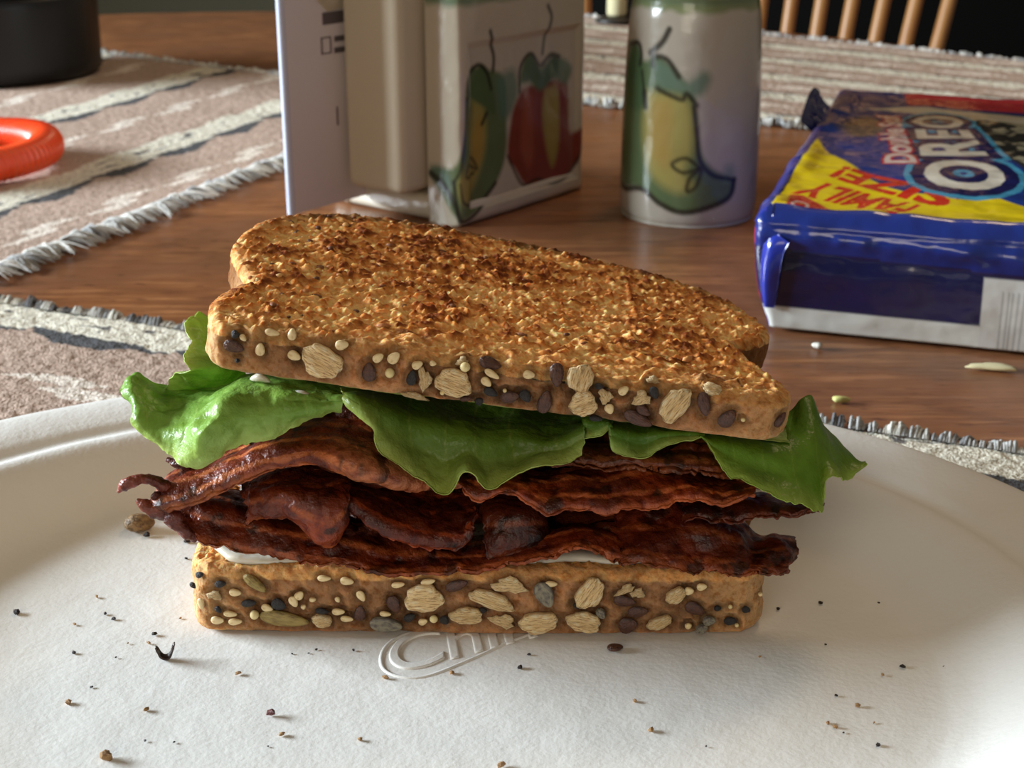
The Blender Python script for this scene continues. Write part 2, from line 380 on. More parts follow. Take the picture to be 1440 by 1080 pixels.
# near mat under the plate
n1 = np.array((.36, .93)); 
placemat('placemat', (-.222, .549), (.30, .332), (.19, .07), (-.335, .285), 'woven beige placemat with cream bands under the paper plate', 10, 108, 330, 420, 1, [('AB', .28, .0075)], 1.5)
placemat('placemat', (-.219, .562), (-.045, .983), (-.45, 1.26), (-.60, .70), 'woven beige placemat on the left under the orange coil and black canister', 78, 112, 300, 420, 2, [('AB', .25, .0145), ('BC', .25, .008)], 1.6, -1)
placemat('placemat', (.02, .98), (.42, .73), (.56, .985), (.06, 1.40), 'woven beige placemat on the far side, behind the cookie package', 12, 72, 330, 420, 3, [('AB', .25, .011), ('CD', .25, .010)], .5)

# ============================================================ PLATE
PCX, PCY, PA, PB, PZ = -.023, .279, .166, .131, .0040
PROT = rad(-6)
plate = tag(empty('paper_plate', (PCX, PCY, PZ), PROT), 'large oval white molded paper plate under the sandwich', 'plate')
pr = [(0, .0012), (.2, .0012), (.45, .0012), (.62, .0012), (.675, .0015), (.70, .0024), (.725, .0042), (.76, .0082), (.79, .0116), (.815, .0136), (.835, .0142), (.85, .0138), (.865, .0139), (.885, .0152), (.93, .0164), (.97, .0168), (.992, .0164), (1.0, .0150), (1.0, .0138), (.99, .0142), (.97, .0150), (.93, .0147), (.885, .0134), (.85, .0120), (.815, .0118), (.79, .0098), (.76, .0064), (.725, .0024), (.70, .0008), (.66, .0), (.3, .0), (0, .0)]
pr2 = crom(np.array(pr), 180); th = np.linspace(0, 2 * math.pi, 240, endpoint=False)
V = np.stack([pr2[:, 0][:, None] * PA * np.cos(th), pr2[:, 0][:, None] * PB * np.sin(th), np.repeat(pr2[:, 1][:, None], 240, 1)], -1)
V[..., 2] = np.maximum(V[..., 2], 0)
V[..., 2] += .00012 * fbm(V * [1, 1, 0], 14, 2)
link('dish', mesh_np('dish', V, grid_quads(180, 240, False, True, flip=True)), M_plate, plate)
# embossed maker's script, pressed into the floor of the plate
cu = bpy.data.curves.new('emboss', 'FONT'); cu.body = 'Chinet'; cu.size = .0200; cu.shear = .35; cu.extrude = .00008; cu.bevel_depth = .0004; cu.bevel_resolution = 3; cu.offset = -.0002; cu.space_character = .95
o = bpy.data.objects.new('tmp', cu); COL.objects.link(o)
me = bpy.data.meshes.new_from_object(o.evaluated_get(bpy.context.evaluated_depsgraph_get())); bpy.data.objects.remove(o)
me.polygons.foreach_set('use_smooth', np.full(len(me.polygons), True, bool))
em = link('embossed_script', me, M_plate, plate); me.materials.clear(); me.materials.append(M_plate)
p0 = G(545, 952, PZ + .001); PI_ = (Matrix.Translation((PCX, PCY, PZ)) @ Matrix.Rotation(PROT, 4, 'Z')).inverted(); em.location = PI_ @ Vector((p0.x, p0.y, PZ + .0011)); em.rotation_euler = (0, 0, rad(27) - PROT)
sw = crom([tuple(PI_ @ (G(px, py, PZ) + Vector((0, 0, .0009)))) for px, py in [(600, 893), (565, 900), (540, 920), (538, 945), (560, 958), (600, 958), (660, 935), (720, 908), (760, 893)]], 60)
V, q = tube(sw, .0006, 8); link('embossed_swash', mesh_np('embossed_swash', V, q), M_plate, plate)
PF = PZ + .0013                                        # height of the plate floor

# ============================================================ BREAD SLICES
OUT = [(-61.5, 6), (-61.8, 16), (-58.5, 27), (-57.5, 31), (-60.5, 38), (-64.5, 50), (-64, 64), (-60, 77), (-50, 89), (-30, 97.5), (0, 101), (30, 98), (49, 91), (61, 79), (66, 64), (65.5, 53), (60, 44.5), (55.5, 40), (55.8, 33), (59, 22), (61.8, 10), (61.5, 5), (58, 1.2), (54, 0), (30, -.6), (0, -.8), (-30, -.4), (-54, 0), (-59, 1.5)]
def slice_mesh(name, T, seed, xs=1.0, twist=0.0):
    o = np.array(OUT + [OUT[0]], float); o[:, 0] *= xs
    # resample the outline evenly
    c = crom(o, 4000)[:-1]; s = np.concatenate([[0], np.cumsum(np.linalg.norm(np.diff(c, axis=0), axis=1))]); N = 620
    ti = np.linspace(0, s[-1], N, endpoint=False); c = np.stack([np.interp(ti, s, c[:, 0]), np.interp(ti, s, c[:, 1])], -1)
    ctr = np.array([0, 52.0]); nrm = np.roll(c, -1, 0) - np.roll(c, 1, 0); nrm = np.stack([nrm[:, 1], -nrm[:, 0]], -1); nrm /= np.linalg.norm(nrm, axis=1)[:, None]
    if (nrm * (c - ctr)).sum() < 0: nrm = -nrm
    R = 2.2; rings = []; kind = []
    K = 150
    for k in range(K):                                    # top, centre -> edge
        f = (k + .3) / K; rings.append((f, 0, T)); kind.append(1)
    for k in range(1, 7):                                 # rounded shoulder
        a = k / 6 * math.pi / 2; rings.append((None, -R + R * math.sin(a), T - R + R * math.cos(a))); kind.append(.5)
    for k in range(1, 16): rings.append((None, 0, T - R - (T - 2 * R) * k / 16)); kind.append(0)
    for k in range(0, 7):
        a = k / 6 * math.pi / 2; rings.append((None, -R + R * math.cos(a), R - R * math.sin(a))); kind.append(0)
    for k in range(1, 30): rings.append((1 - k / 30, 0, 0)); kind.append(-1)
    inner = c - nrm * R
    V = np.zeros((len(rings), N, 3)); 
    for i, (f, off, z) in enumerate(rings):
        xy = (ctr + (inner - ctr) * f) if f is not None else c + nrm * off
        V[i, :, :2] = xy; V[i, :, 2] = z
    V /= 1000.0
    kd = np.array(kind)[:, None] * np.ones((1, N))
    n1 = fbm(V, 5.0, 4, seed); n2 = fbm(V, 1.3, 2, seed + 3); n3 = fbm(V, 24, 2, seed + 5); n4 = fbm(V, 2.0, 3, seed + 8)
    side = (kd < .6) & (kd > -.5)
    nx = np.broadcast_to(nrm[:, 0], kd.shape); ny = np.broadcast_to(nrm[:, 1], kd.shape)
    disp = np.where(side, .00035 * n4 + .0005 * n1 + .0006 * n3, 0)
    V[..., 0] += nx * disp; V[..., 1] += ny * disp
    n5 = fbm(V, 1.3, 2, seed + 12)
    rough = .0014 * np.abs(n4) + .0008 * n5 + .0006 * n2 + .0006 * n1 - .0005
    V[..., 2] += np.where(kd > .4, rough + .0009 * n3, 0) * np.where(kd > .9, 1, .6)
    V[..., 2] += np.where(kd < -.5, .0005 * n3, 0)
    V[..., 2] -= twist * V[..., 0] * np.clip(V[..., 1], 0, 1)
    # colours
    y = V[..., 1] * 1000; x = V[..., 0] * 1000; z = V[..., 2] * 1000
    edge_d = np.where(kd > .9, (1 - np.array([r[0] if (r[0] is not None) else 1 for r in rings]))[:, None] * 58, 0)
    tb_ = np.clip(.31 + .7 * n3 + .7 * n1 + .8 * n4 + .8 * n5, 0, 1)[..., None]
    c_light, c_mid, c_dark = [np.array(lin(q)) for q in ((250, 204, 136), (222, 148, 76), (120, 62, 28))]
    toast = np.where(tb_ < .5, c_light + (c_mid - c_light) * tb_ * 2, c_mid + (c_dark - c_mid) * (tb_ - .5) * 2)
    pale = np.clip(1 - (y - 1) / 12.0, 0, 1)[..., None] * .6         # less browned along the front crust
    toast = toast * (1 - pale) + np.array(lin((224, 178, 118))) * pale
    burnt = np.clip((y - 60) / 30, 0, 1) * np.clip(1 - edge_d / 7.0, 0, 1); burnt = np.clip(burnt * (.8 + n1), 0, .9)[..., None]
    toast = toast * (1 - burnt) + np.array(lin((62, 34, 18))) * burnt
    crust = np.array(lin((166, 124, 88))) * (1 + .5 * n3 + .5 * n4 + .25 * n5)[..., None]
    pc = np.clip((np.abs(x) - 44) / 14, 0, 1)[..., None] * .6; crust = crust * (1 - pc) + np.array(lin((206, 164, 114))) * pc
    back = np.clip((y - 25) / 20, 0, 1)[..., None]; crust = crust * (1 - back) + np.array(lin((120, 78, 42))) * back
    wt = np.clip((kd + n4 * .4 - .15) * 2.2, 0, 1)[..., None]
    C = crust * (1 - wt) + toast * wt
    C = np.where(kd[..., None] < -.5, np.array(lin((205, 160, 105))), C)
    return V, np.clip(C, 0, 1), grid_quads(len(rings), N, False, True, flip=True)
def bvh_of(V):
    n, m = V.shape[:2]; q = grid_quads(n, m, False, True, flip=True)
    return BVHTree.FromPolygons([tuple(v) for v in V.reshape(-1, 3)], [tuple(int(k) for k in r) for r in q])

def seed_mesh(kind, var):
    r = random.Random(kind + str(var)); nu, nv = (28, 9) if kind == 'oat' else (16, 7)
    V = np.zeros((nv, nu, 3)); ph = [r.uniform(0, 6.28) for _ in range(6)]
    for i in range(nv):
        f = math.sin(math.pi / 2 * (i / (nv - 1))) if i < nv - 1 else 1; f = i / (nv - 1)
        for j in range(nu):
            a = 2 * math.pi * j / nu; x, y = math.cos(a), math.sin(a); rr = 1.0
            if kind == 'oat': rr = 1 + .06 * math.sin(3 * a + ph[0]) + .05 * math.sin(5 * a + ph[1]) + .04 * math.sin(9 * a + ph[2])
            if kind in ('flax', 'sesame', 'sunflower', 'pumpkin'): y *= (1 - .28 * x)   # tear drop
            if kind == 'flake': rr = 1 + .22 * math.sin(3 * a + ph[0]) + .14 * math.sin(7 * a + ph[1])
            rad_ = math.sin(f * math.pi / 2) * rr; h = math.cos(f * math.pi / 2)
            z = h
            if kind == 'oat':
                z = min(h ** .6, .9) * (1 + .18 * math.sin(y * rad_ * 9 + ph[3]) * h) - .55 * math.exp(-((y * rad_) / .1) ** 2) * (h > .2)
            if kind == 'sunflower': z = h ** .5 - .45 * (rad_ < .55)
            V[i, j] = (x * rad_, y * rad_, z)
    V2 = V[::-1].copy(); V2[..., 2] = -V2[..., 2]
    VV = np.concatenate([V, V2[1:]]) 
    return mesh_np(kind, VV * .5, grid_quads(len(VV), nu, False, True))
SEEDM = {'oat': M_oat, 'sesame': M_sesame, 'flax': M_flax, 'black': M_blackseed, 'sunflower': M_sun, 'pumpkin': M_pumpkin, 'millet': M_millet, 'flake': M_oat}
SNAME = {'oat': 'oat_flake', 'sesame': 'sesame_seed', 'flax': 'flax_seed', 'black': 'black_sesame_seed', 'sunflower': 'sunflower_kernel', 'pumpkin': 'pumpkin_kernel', 'millet': 'millet_grain', 'flake': 'oat_fragment'}
SMESH = {}
def get_seed(kind, var):
    k = (kind, var)
    if k not in SMESH:
        src = {'black': 'sesame', 'millet': 'millet'}.get(kind, kind); me = seed_mesh(src if kind != 'millet' else 'round', var); me.materials.append(SEEDM[kind]); SMESH[k] = me
    return SMESH[k]
def put_seed(parent, bvh, origin, dirn, kind, L, W, ang, i):
    hit = bvh.ray_cast(origin, dirn)
    if hit[0] is None: return
    loc, n = hit[0], hit[1]
    if n.dot(dirn) > 0: n = -n
    n = (n * .5 - Vector(dirn).normalized() * .8).normalized()
    ex = Vector((math.cos(ang), 0, math.sin(ang))) if abs(n.y) > .5 else Vector((math.cos(ang), math.sin(ang), 0))
    ex = (ex - n * ex.dot(n)).normalized(); ey = n.cross(ex)
    T = {'oat': .0024, 'sesame': .0011, 'flax': .0012, 'black': .0012, 'sunflower': .0018, 'pumpkin': .0018, 'millet': W, 'flake': .0013}[kind]
    o = link(SNAME[kind], get_seed(kind, i % 3), None, parent)
    R = Matrix((ex, ey, n)).transposed().to_4x4()
    o.matrix_local = Matrix.Translation(loc + n * T * .10) @ R @ Matrix.Diagonal((L, W, T, 1))
TOPSEEDS = [('flax', 329, 487, 30, 18, -10), ('black', 331, 470, 12, 12, 0), ('sesame', 342, 475, 12, 8, -45), ('sesame', 366, 491, 20, 13, 90), ('sesame', 411, 470, 18, 12, 90), ('sesame', 414, 500, 20, 14, -20),
 ('oat', 453, 508, 62, 46, -20), ('sesame', 481, 485, 20, 14, 15), ('flax', 519, 523, 30, 20, 95), ('sesame', 532, 503, 18, 12, 40), ('sesame', 554, 503, 21, 15, 50), ('millet', 548, 524, 14, 14, 0), ('black', 334, 507, 7, 6, 0),
 ('sesame', 587, 513, 17, 12, 30), ('black', 579, 531, 24, 14, 85), ('flake', 597, 533, 34, 18, -78), ('oat', 638, 538, 54, 40, -12), ('millet', 654, 516, 15, 14, 0), ('flax', 689, 511, 34, 18, -10), ('sesame', 692, 526, 25, 10, -25),
 ('sesame', 684, 537, 18, 12, -35), ('black', 690, 551, 22, 13, -20), ('black', 674, 564, 13, 12, 50), ('flax', 717, 558, 28, 18, 20), ('black', 739, 557, 21, 15, -50), ('flax', 766, 565, 36, 20, 85), ('sesame', 744, 527, 18, 12, 0),
 ('flax', 783, 527, 36, 20, -82), ('oat', 816, 532, 42, 38, 80), ('oat', 820, 567, 40, 38, 30), ('flake', 583, 556, 38, 10, -5), ('oat', 736, 577, 30, 9, -6), ('flake', 851, 557, 24, 18, -60), ('sesame', 877, 549, 17, 12, 45),
 ('flake', 902, 560, 26, 22, 40), ('black', 920, 552, 20, 13, -60), ('flake', 918, 534, 18, 11, 0), ('oat', 949, 569, 58, 36, 62), ('flax', 990, 568, 38, 18, -70), ('flax', 1023, 588, 32, 22, 58), ('flax', 897, 589, 46, 19, -18),
 ('flax', 1097, 590, 26, 12, 62), ('oat', 997, 535, 28, 18, -10), ('sesame', 956, 606, 19, 12, -20), ('black', 838, 588, 20, 9, 5), ('millet', 1045, 590, 7, 6, 0), ('black', 843, 543, 14, 9, 0), ('flax', 905, 577, 24, 14, -30),
 ('sesame', 857, 575, 16, 13, -60), ('millet', 710, 549, 6, 6, 0), ('sesame', 609, 511, 10, 8, 0), ('sesame', 630, 571, 18, 11, 10), ('flake', 650, 508, 18, 12, 30), ('flax', 655, 560, 18, 8, 20), ('millet', 622, 552, 7, 7, 0), ('sesame', 383, 468, 22, 10, -5)]
BOTSEEDS = [('pumpkin', 359, 820, 40, 15, -40), ('sesame', 331, 833, 18, 11, -5), ('black', 350, 848, 22, 11, 5), ('black', 392, 850, 22, 17, -20), ('sesame', 376, 855, 18, 11, -25), ('sesame', 413, 846, 18, 12, -65), ('sesame', 421, 837, 15, 12, 50),
 ('sesame', 456, 813, 20, 9, 0), ('sesame', 488, 817, 20, 12, -12), ('sesame', 508, 838, 18, 11, -62), ('sesame', 476, 860, 19, 10, 0), ('sesame', 488, 870, 19, 9, -4), ('oat', 453, 872, 29, 19, -10), ('pumpkin', 400, 870, 72, 22, -8),
 ('millet', 358, 864, 13, 13, 0), ('sesame', 306, 872, 19, 12, 0), ('sesame', 324, 863, 20, 9, -5), ('sesame', 331, 874, 20, 10, 3), ('sesame', 283, 849, 18, 10, -80), ('sesame', 267, 842, 18, 10, -75), ('flake', 302, 837, 21, 13, -10),
 ('black', 281, 808, 13, 9, 20), ('black', 272, 823, 12, 7, -30), ('black', 310, 821, 17, 10, 8), ('black', 307, 857, 12, 8, -50), ('black', 453, 859, 20, 9, -10), ('flax', 506, 862, 26, 16, 85), ('sunflower', 543, 878, 48, 22, -10),
 ('oat', 596, 841, 56, 42, 5), ('flax', 554, 850, 30, 18, -70), ('flax', 642, 823, 34, 17, 18), ('oat', 691, 843, 68, 25, -22), ('oat', 656, 865, 48, 25, 0), ('flake', 716, 823, 48, 24, -5), ('sunflower', 766, 836, 42, 25, -65),
 ('sesame', 775, 821, 19, 9, -4), ('oat', 757, 875, 56, 34, 4), ('flake', 707, 873, 36, 20, -15), ('black', 625, 872, 15, 13, -50), ('black', 576, 868, 18, 12, 30), ('black', 679, 858, 12, 9, 0), ('sesame', 542, 863, 17, 8, -5),
 ('oat', 829, 834, 52, 35, 56), ('black', 817, 851, 24, 10, 0), ('oat', 821, 874, 50, 31, -12), ('sunflower', 845, 862, 17, 12, -55), ('flake', 879, 829, 30, 12, 33), ('flax', 878, 845, 32, 17, -10), ('flax', 897, 860, 30, 17, 5),
 ('flax', 883, 879, 28, 24, 10), ('flake', 897, 834, 20, 14, 0), ('oat', 950, 837, 31, 21, 35), ('sesame', 987, 825, 15, 11, 10), ('flax', 977, 856, 32, 18, -30), ('oat', 927, 875, 38, 17, 22), ('oat', 950, 893, 62, 17, -8),
 ('sesame', 969, 831, 14, 12, 0), ('black', 1009, 855, 11, 8, 0), ('black', 1049, 857, 13, 10, -20), ('black', 1027, 873, 19, 12, 3), ('sunflower', 997, 872, 19, 13, 10), ('sunflower', 987, 883, 18, 13, 30), ('millet', 1017, 890, 12, 11, 0),
 ('sesame', 602, 818, 22, 10, 15), ('sesame', 560, 822, 20, 9, 10), ('millet', 610, 870, 12, 11, 0), ('sesame', 595, 874, 14, 10, 20), ('flax', 1028, 838, 0.1, .1, 0), ('millet', 1027, 853, 6, 6, 0), ('sesame', 968, 880, 10, 9, 30),
 ('millet', 1036, 879, 6, 6, 0), ('flake', 1060, 880, 22, 9, 65), ('sesame', 1069, 835, 7, 6, 40), ('millet', 968, 879, 7, 7, 0), ('sesame', 440, 843, 10, 7, 10), ('sesame', 475, 843, 9, 7, -60), ('sesame', 427, 853, 8, 7, 40), ('sesame', 940, 817, 0.1, .1, 0)]
def bread(name, T, M4, label, seeds, Yf, seed, xs, twist=0.0):
    V, BC, BQ = slice_mesh('crumb_and_crust', T, seed, xs, twist)
    root = tag(empty(name), label, 'bread'); root.matrix_world = M4
    bv = bvh_of(V); V2 = V.copy(); inv = M4.inverted()
    ro = M4.to_3x3().inverted()
    for i, (k, px, py, L, W, a) in enumerate(seeds):
        if L < 1: continue
        o = inv @ Vector((0, 0, CAMZ)); d = (ro @ ray(px, py)).normalized()
        sc = (P(px, py, Yf) - Vector((0, 0, CAMZ))).length / F / 1.03
        h = bv.ray_cast(o, d)
        if h[0] is None: continue
        # seat the seed on the crust facing out of the face
        loc = h[0]; n = h[1] if h[1].dot(d) < 0 else -h[1]
        if n.y < -.3: o2 = loc + Vector((0, -.01, 0)); dd = Vector((0, 1, 0))
        else: o2 = loc + Vector((0, 0, .01)); dd = Vector((0, 0, -1))
        put_seed(root, bv, o2, dd, k, L * sc, W * sc * 1.04, rad(a), i)
        # the crust is pressed in and darker around each seed
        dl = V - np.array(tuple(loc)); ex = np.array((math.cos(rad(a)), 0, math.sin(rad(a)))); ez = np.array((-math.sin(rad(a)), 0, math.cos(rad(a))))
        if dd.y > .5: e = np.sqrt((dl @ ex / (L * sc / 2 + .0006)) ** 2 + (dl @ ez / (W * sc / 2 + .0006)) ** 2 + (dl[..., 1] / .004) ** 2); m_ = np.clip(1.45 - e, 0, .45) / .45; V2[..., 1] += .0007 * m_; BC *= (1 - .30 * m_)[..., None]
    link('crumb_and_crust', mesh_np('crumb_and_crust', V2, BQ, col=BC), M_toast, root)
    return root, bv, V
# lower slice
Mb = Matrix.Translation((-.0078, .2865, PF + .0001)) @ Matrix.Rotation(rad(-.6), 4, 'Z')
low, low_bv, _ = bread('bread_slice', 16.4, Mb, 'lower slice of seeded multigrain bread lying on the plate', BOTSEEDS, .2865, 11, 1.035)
Mt = Matrix.Translation((-.0035, .2845, .0605)) @ Matrix.Rotation(rad(8.0), 4, 'Y') @ Matrix.Rotation(rad(-.5), 4, 'X')
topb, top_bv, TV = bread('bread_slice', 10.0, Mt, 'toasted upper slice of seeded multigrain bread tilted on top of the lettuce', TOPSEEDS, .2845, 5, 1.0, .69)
# small flecks of grain baked into the toasted face
mb = MB(); rr = random.Random(4); Rt = Mt.to_3x3()
ico = bmesh.new(); bmesh.ops.create_icosphere(ico, subdivisions=1, radius=1); IV = np.array([tuple(v.co) for v in ico.verts]); IF = np.array([[v.index for v in f.verts] for f in ico.faces]); ico.free()
def blob(mbx, loc, s, c, r=rr):
    J = IV * (1 + .35 * (np.array([r.random() for _ in range(len(IV))]) - .5))[:, None] * np.array(s); a = r.uniform(0, 6.28); ca, sa = math.cos(a), math.sin(a)
    J = np.stack([J[:, 0] * ca - J[:, 1] * sa, J[:, 0] * sa + J[:, 1] * ca, J[:, 2]], -1) + np.array(loc)
    q = np.concatenate([IF, IF[:, 2:3]], 1); mbx.V.append(J); mbx.Q.append(q + mbx.n); mbx.n += len(J); mbx.C.append(np.tile(np.array(lin(c)), (len(J), 1)))
def tri_build(mbx, name, m, parent=None, smooth=False):
    V = np.concatenate(mbx.V); Q = np.concatenate(mbx.Q)[:, :3]
    me = mesh_np(name, V, np.zeros((0, 4), np.int32), smooth, col=np.concatenate(mbx.C), tris=Q); return link(name, me, m, parent)
M_bits = mat('grain_bits', attr=True, rough=.6, bump=(.4, .0001), sss=.0005, sssr=(1, .6, .3))
for i in range(260):
    x, y = rr.uniform(-.062, .064), rr.uniform(.003, .098); h = top_bv.ray_cast(Vector((x, y, .03)), Vector((0, 0, -1)))
    if h[0] is None or h[0].z < .010: continue
    s = rr.uniform(.0004, .0010); c = rr.choice([(222, 172, 108), (230, 190, 128), (196, 138, 78), (180, 118, 62), (96, 54, 30), (130, 80, 42)])
    blob(mb, h[0] - Vector((0, 0, s * .15)), (s * rr.uniform(1, 1.9), s, s * .7), c)
o = tri_build(mb, 'grain_flecks', M_bits, topb, True); tag(o, 'pale and browned flecks of grain', kind='stuff')
# mayonnaise spread on the lower slice, part of it
xs_ = np.linspace(-60, 60, 140); mv = []
for i, x in enumerate(xs_):
    ex_ = max(0, min(1, (x + 60) / 6)) * .55 * max(0, min(1, (-18 - x) / 6)) + .35 * max(0, min(1, (x - 2) / 6)) * max(0, min(1, (52 - x) / 6))
    yf = 4.2 - 3.3 * ex_ + .5 * math.sin(x * .31 + 1) + max(0, -56 - x) * 1.0
    row = []
    for k, (dy, dz) in enumerate([(0, -.4), (-.6, .3), (-.3, 1.0), (.8, 1.5), (3, 1.5), (8, 1.3), (30, 1.2), (60, 1.0), (62, -.5)]):
        zz = 16.7 + dz * (.45 + 1.0 * ex_ + .25 * math.sin(x * .23 + k)); row.append((x * .98, yf + dy, zz))
    mv.append(row)
link('mayonnaise', mesh_np('mayonnaise', np.array(mv) / 1000, grid_quads(140, 9, flip=False)), M_mayo, low)

# ============================================================ SHEETS: LETTUCE AND BACON
def sheet(cols, nu, nv, thick, disp, taper=1.0, edge_ruffle=None, seed=0, colf=None, ragged=0.0):
    """cols: list of columns, each a list of Vector from back/top to the free edge"""
    k = len(cols[0]); arr = np.array([[tuple(p) for p in c] for c in cols])
    A = np.stack([crom(arr[i], nv) for i in range(len(cols))])                 # cols x nv
    B = np.stack([crom(A[:, j], nu) for j in range(nv)], 1)                     # nu x nv x 3
    def normals(B):
        du = np.gradient(B, axis=0); dv = np.gradient(B, axis=1); n = np.cross(du, dv); return n / (np.linalg.norm(n, axis=-1, keepdims=True) + 1e-12)
    n = normals(B); u = np.linspace(0, 1, nu)[:, None] * np.ones((1, nv)); v = np.linspace(0, 1, nv)[None, :] * np.ones((nu, 1))
    d = 0
    for (amp, size, o) in disp: d = d + amp * fbm(B, size, o, seed)
    if edge_ruffle:
        amp, size = edge_ruffle; d = d + amp * fbm(B, size, 2, seed + 31) * v ** 2
    B = B + n * np.asarray(d)[..., None]
    if ragged:
        dv = np.gradient(B, axis=1); dv /= np.linalg.norm(dv, axis=-1, keepdims=True) + 1e-12
        r = fbm(B, 3.0, 3, seed + 5) + .7 * fbm(B, 1.1, 2, seed + 6); B = B + dv * (ragged * r * v ** 6)[..., None]
        du = np.gradient(B, axis=0); du /= np.linalg.norm(du, axis=-1, keepdims=True) + 1e-12
        B = B + du * (ragged * 1.4 * r * (u ** 12 - (1 - u) ** 12))[..., None]
    n = normals(B); e = np.minimum(np.minimum(u, 1 - u) * 14, (1 - v) * 9 + .12); tk = thick * np.clip(e, .25, 1) ** .5
    if n[..., 2].mean() < 0: n = -n; fl = True
    else: fl = False
    top = B + n * tk[..., None] / 2; bot = B - n * tk[..., None] / 2
    V = np.concatenate([top.reshape(-1, 3), bot.reshape(-1, 3)]); N0 = nu * nv
    q = [grid_quads(nu, nv, flip=fl), grid_quads(nu, nv, off=N0, flip=not fl)]
    idx = np.arange(N0).reshape(nu, nv); loop = np.concatenate([idx[:, 0], idx[-1, 1:], idx[-2::-1, -1], idx[0, -2:0:-1]])
    nx = np.roll(loop, -1); s = np.stack([loop, nx, nx + N0, loop + N0], -1); q.append(s if not fl else s[:, ::-1])
    C = colf(u, v, B, n); C = np.concatenate([C.reshape(-1, 3), C.reshape(-1, 3)])
    return mesh_np('sheet', V, np.concatenate(q), col=np.clip(C, 0, 1))
def leaf_col(dark=(92, 134, 40), mid=(136, 178, 66), pale=(196, 214, 120), rim=.70, seed=0):
    D, Mi, Pa = [np.array(lin(c)) for c in (dark, mid, pale)]
    def f(u, v, B, n):
        t = np.clip(.45 + .5 * fbm(B, 14, 2, seed) + .25 * fbm(B, 3.5, 2, seed + 2), 0, 1)[..., None]
        C = D * (1 - t) + Mi * t
        e = np.clip((np.maximum(v, 1 - u * 9 * (rim < .6) - (rim >= .6)) - rim) / (1 - rim), 0, 1)[..., None] ** 1.6 * .8; C = C * (1 - e) + Pa * e
        # branching veins
        w1 = np.abs(((u * 7 + .5 * v + .25 * np.sin(v * 5)) % 1) - .5); ve = (np.clip(1 - w1 / .035, 0, 1) * .35 * (1 - .4 * v))[..., None]
        C = C * (1 - ve) + Pa * ve
        return C
    return f
def lettuce(name, cols, label, nu=150, nv=70, thick=.0006, disp=((.0016, 9, 3), (.0007, 3.6, 2)), ruffle=(.0030, 7), seed=1, rag=.0006, **kw):
    me = sheet(cols, nu, nv, thick, disp, edge_ruffle=ruffle, seed=seed, colf=leaf_col(seed=seed, **kw), ragged=rag)
    o = link('lettuce_leaf', me, M_leaf); return tag(o, label, 'lettuce')
def C4(*a): return [P(*q) for q in a]
def top_under(x, y):                                      # underside of the tilted upper slice
    return (Mt @ Vector((x - Mt.translation.x, y - Mt.translation.y, 0))).z
lettuce('lettuce_leaf', [
 C4((174, 545, .302), (171, 548, .299), (171, 553, .297), (177, 561, .296), (184, 568, .295), (188, 575, .294)),
 C4((192, 527, .305), (184, 534, .300), (186, 552, .295), (190, 572, .292), (192, 590, .290), (197, 608, .289)),
 C4((204, 535, .306), (205, 548, .300), (208, 570, .294), (210, 590, .290), (212, 612, .287), (222, 628, .286)),
 C4((236, 548, .308), (234, 560, .300), (232, 580, .293), (234, 602, .288), (238, 624, .285), (246, 645, .284)),
 C4((264, 546, .308), (262, 562, .298), (260, 582, .291), (260, 605, .285), (262, 630, .282), (266, 654, .282)),
 C4((304, 541, .308), (298, 555, .297), (290, 575, .288), (283, 600, .279), (280, 628, .278), (288, 657, .281)),
 C4((344, 528, .306), (334, 542, .294), (312, 566, .284), (308, 592, .279), (312, 612, .281), (326, 634, .284)),
 C4((392, 522, .306), (380, 545, .291), (366, 566, .286), (362, 584, .284), (366, 598, .285), (372, 612, .287)),
 C4((440, 524, .306), (432, 552, .290), (425, 566, .287), (420, 578, .286), (420, 587, .287), (424, 596, .288)),
 C4((484, 526, .308), (482, 558, .290), (481, 563, .289), (480, 568, .288), (479, 572, .288), (478, 577, .289))],
 'pale frilly lettuce leaf curling out at the left end of the sandwich', nu=200, nv=110, dark=(128, 172, 70), mid=(168, 206, 104), pale=(206, 226, 130), seed=3, rag=.0007)
lettuce('lettuce_leaf', [
 C4((476, 540, .305), (479, 550, .292), (482, 556, .289), (486, 564, .288)),
 C4((500, 535, .31), (508, 560, .289), (516, 580, .284), (524, 604, .282)),
 C4((540, 538, .315), (544, 572, .290), (546, 610, .284), (547, 643, .281)),
 C4((585, 542, .315), (588, 588, .291), (590, 636, .287), (590, 674, .281)),
 C4((625, 550, .315), (628, 600, .291), (630, 650, .287), (628, 694, .280)),
 C4((652, 555, .315), (655, 602, .291), (657, 642, .286), (656, 668, .278)),
 C4((680, 560, .315), (682, 608, .291), (683, 652, .286), (684, 689, .280)),
 C4((728, 566, .315), (730, 608, .291), (730, 644, .287), (730, 669, .281)),
 C4((782, 572, .315), (785, 612, .290), (786, 636, .286), (788, 655, .282)),
 C4((818, 578, .315), (822, 598, .290), (822, 618, .286), (818, 640, .284))],
 'broad green lettuce leaf drooping over the bacon at the middle of the sandwich', disp=((.0012, 12, 2), (.0005, 4, 2)), ruffle=(.0014, 7), seed=6, rag=.0004, dark=(84, 118, 38), mid=(116, 150, 54), pale=(196, 208, 112), rim=.55)
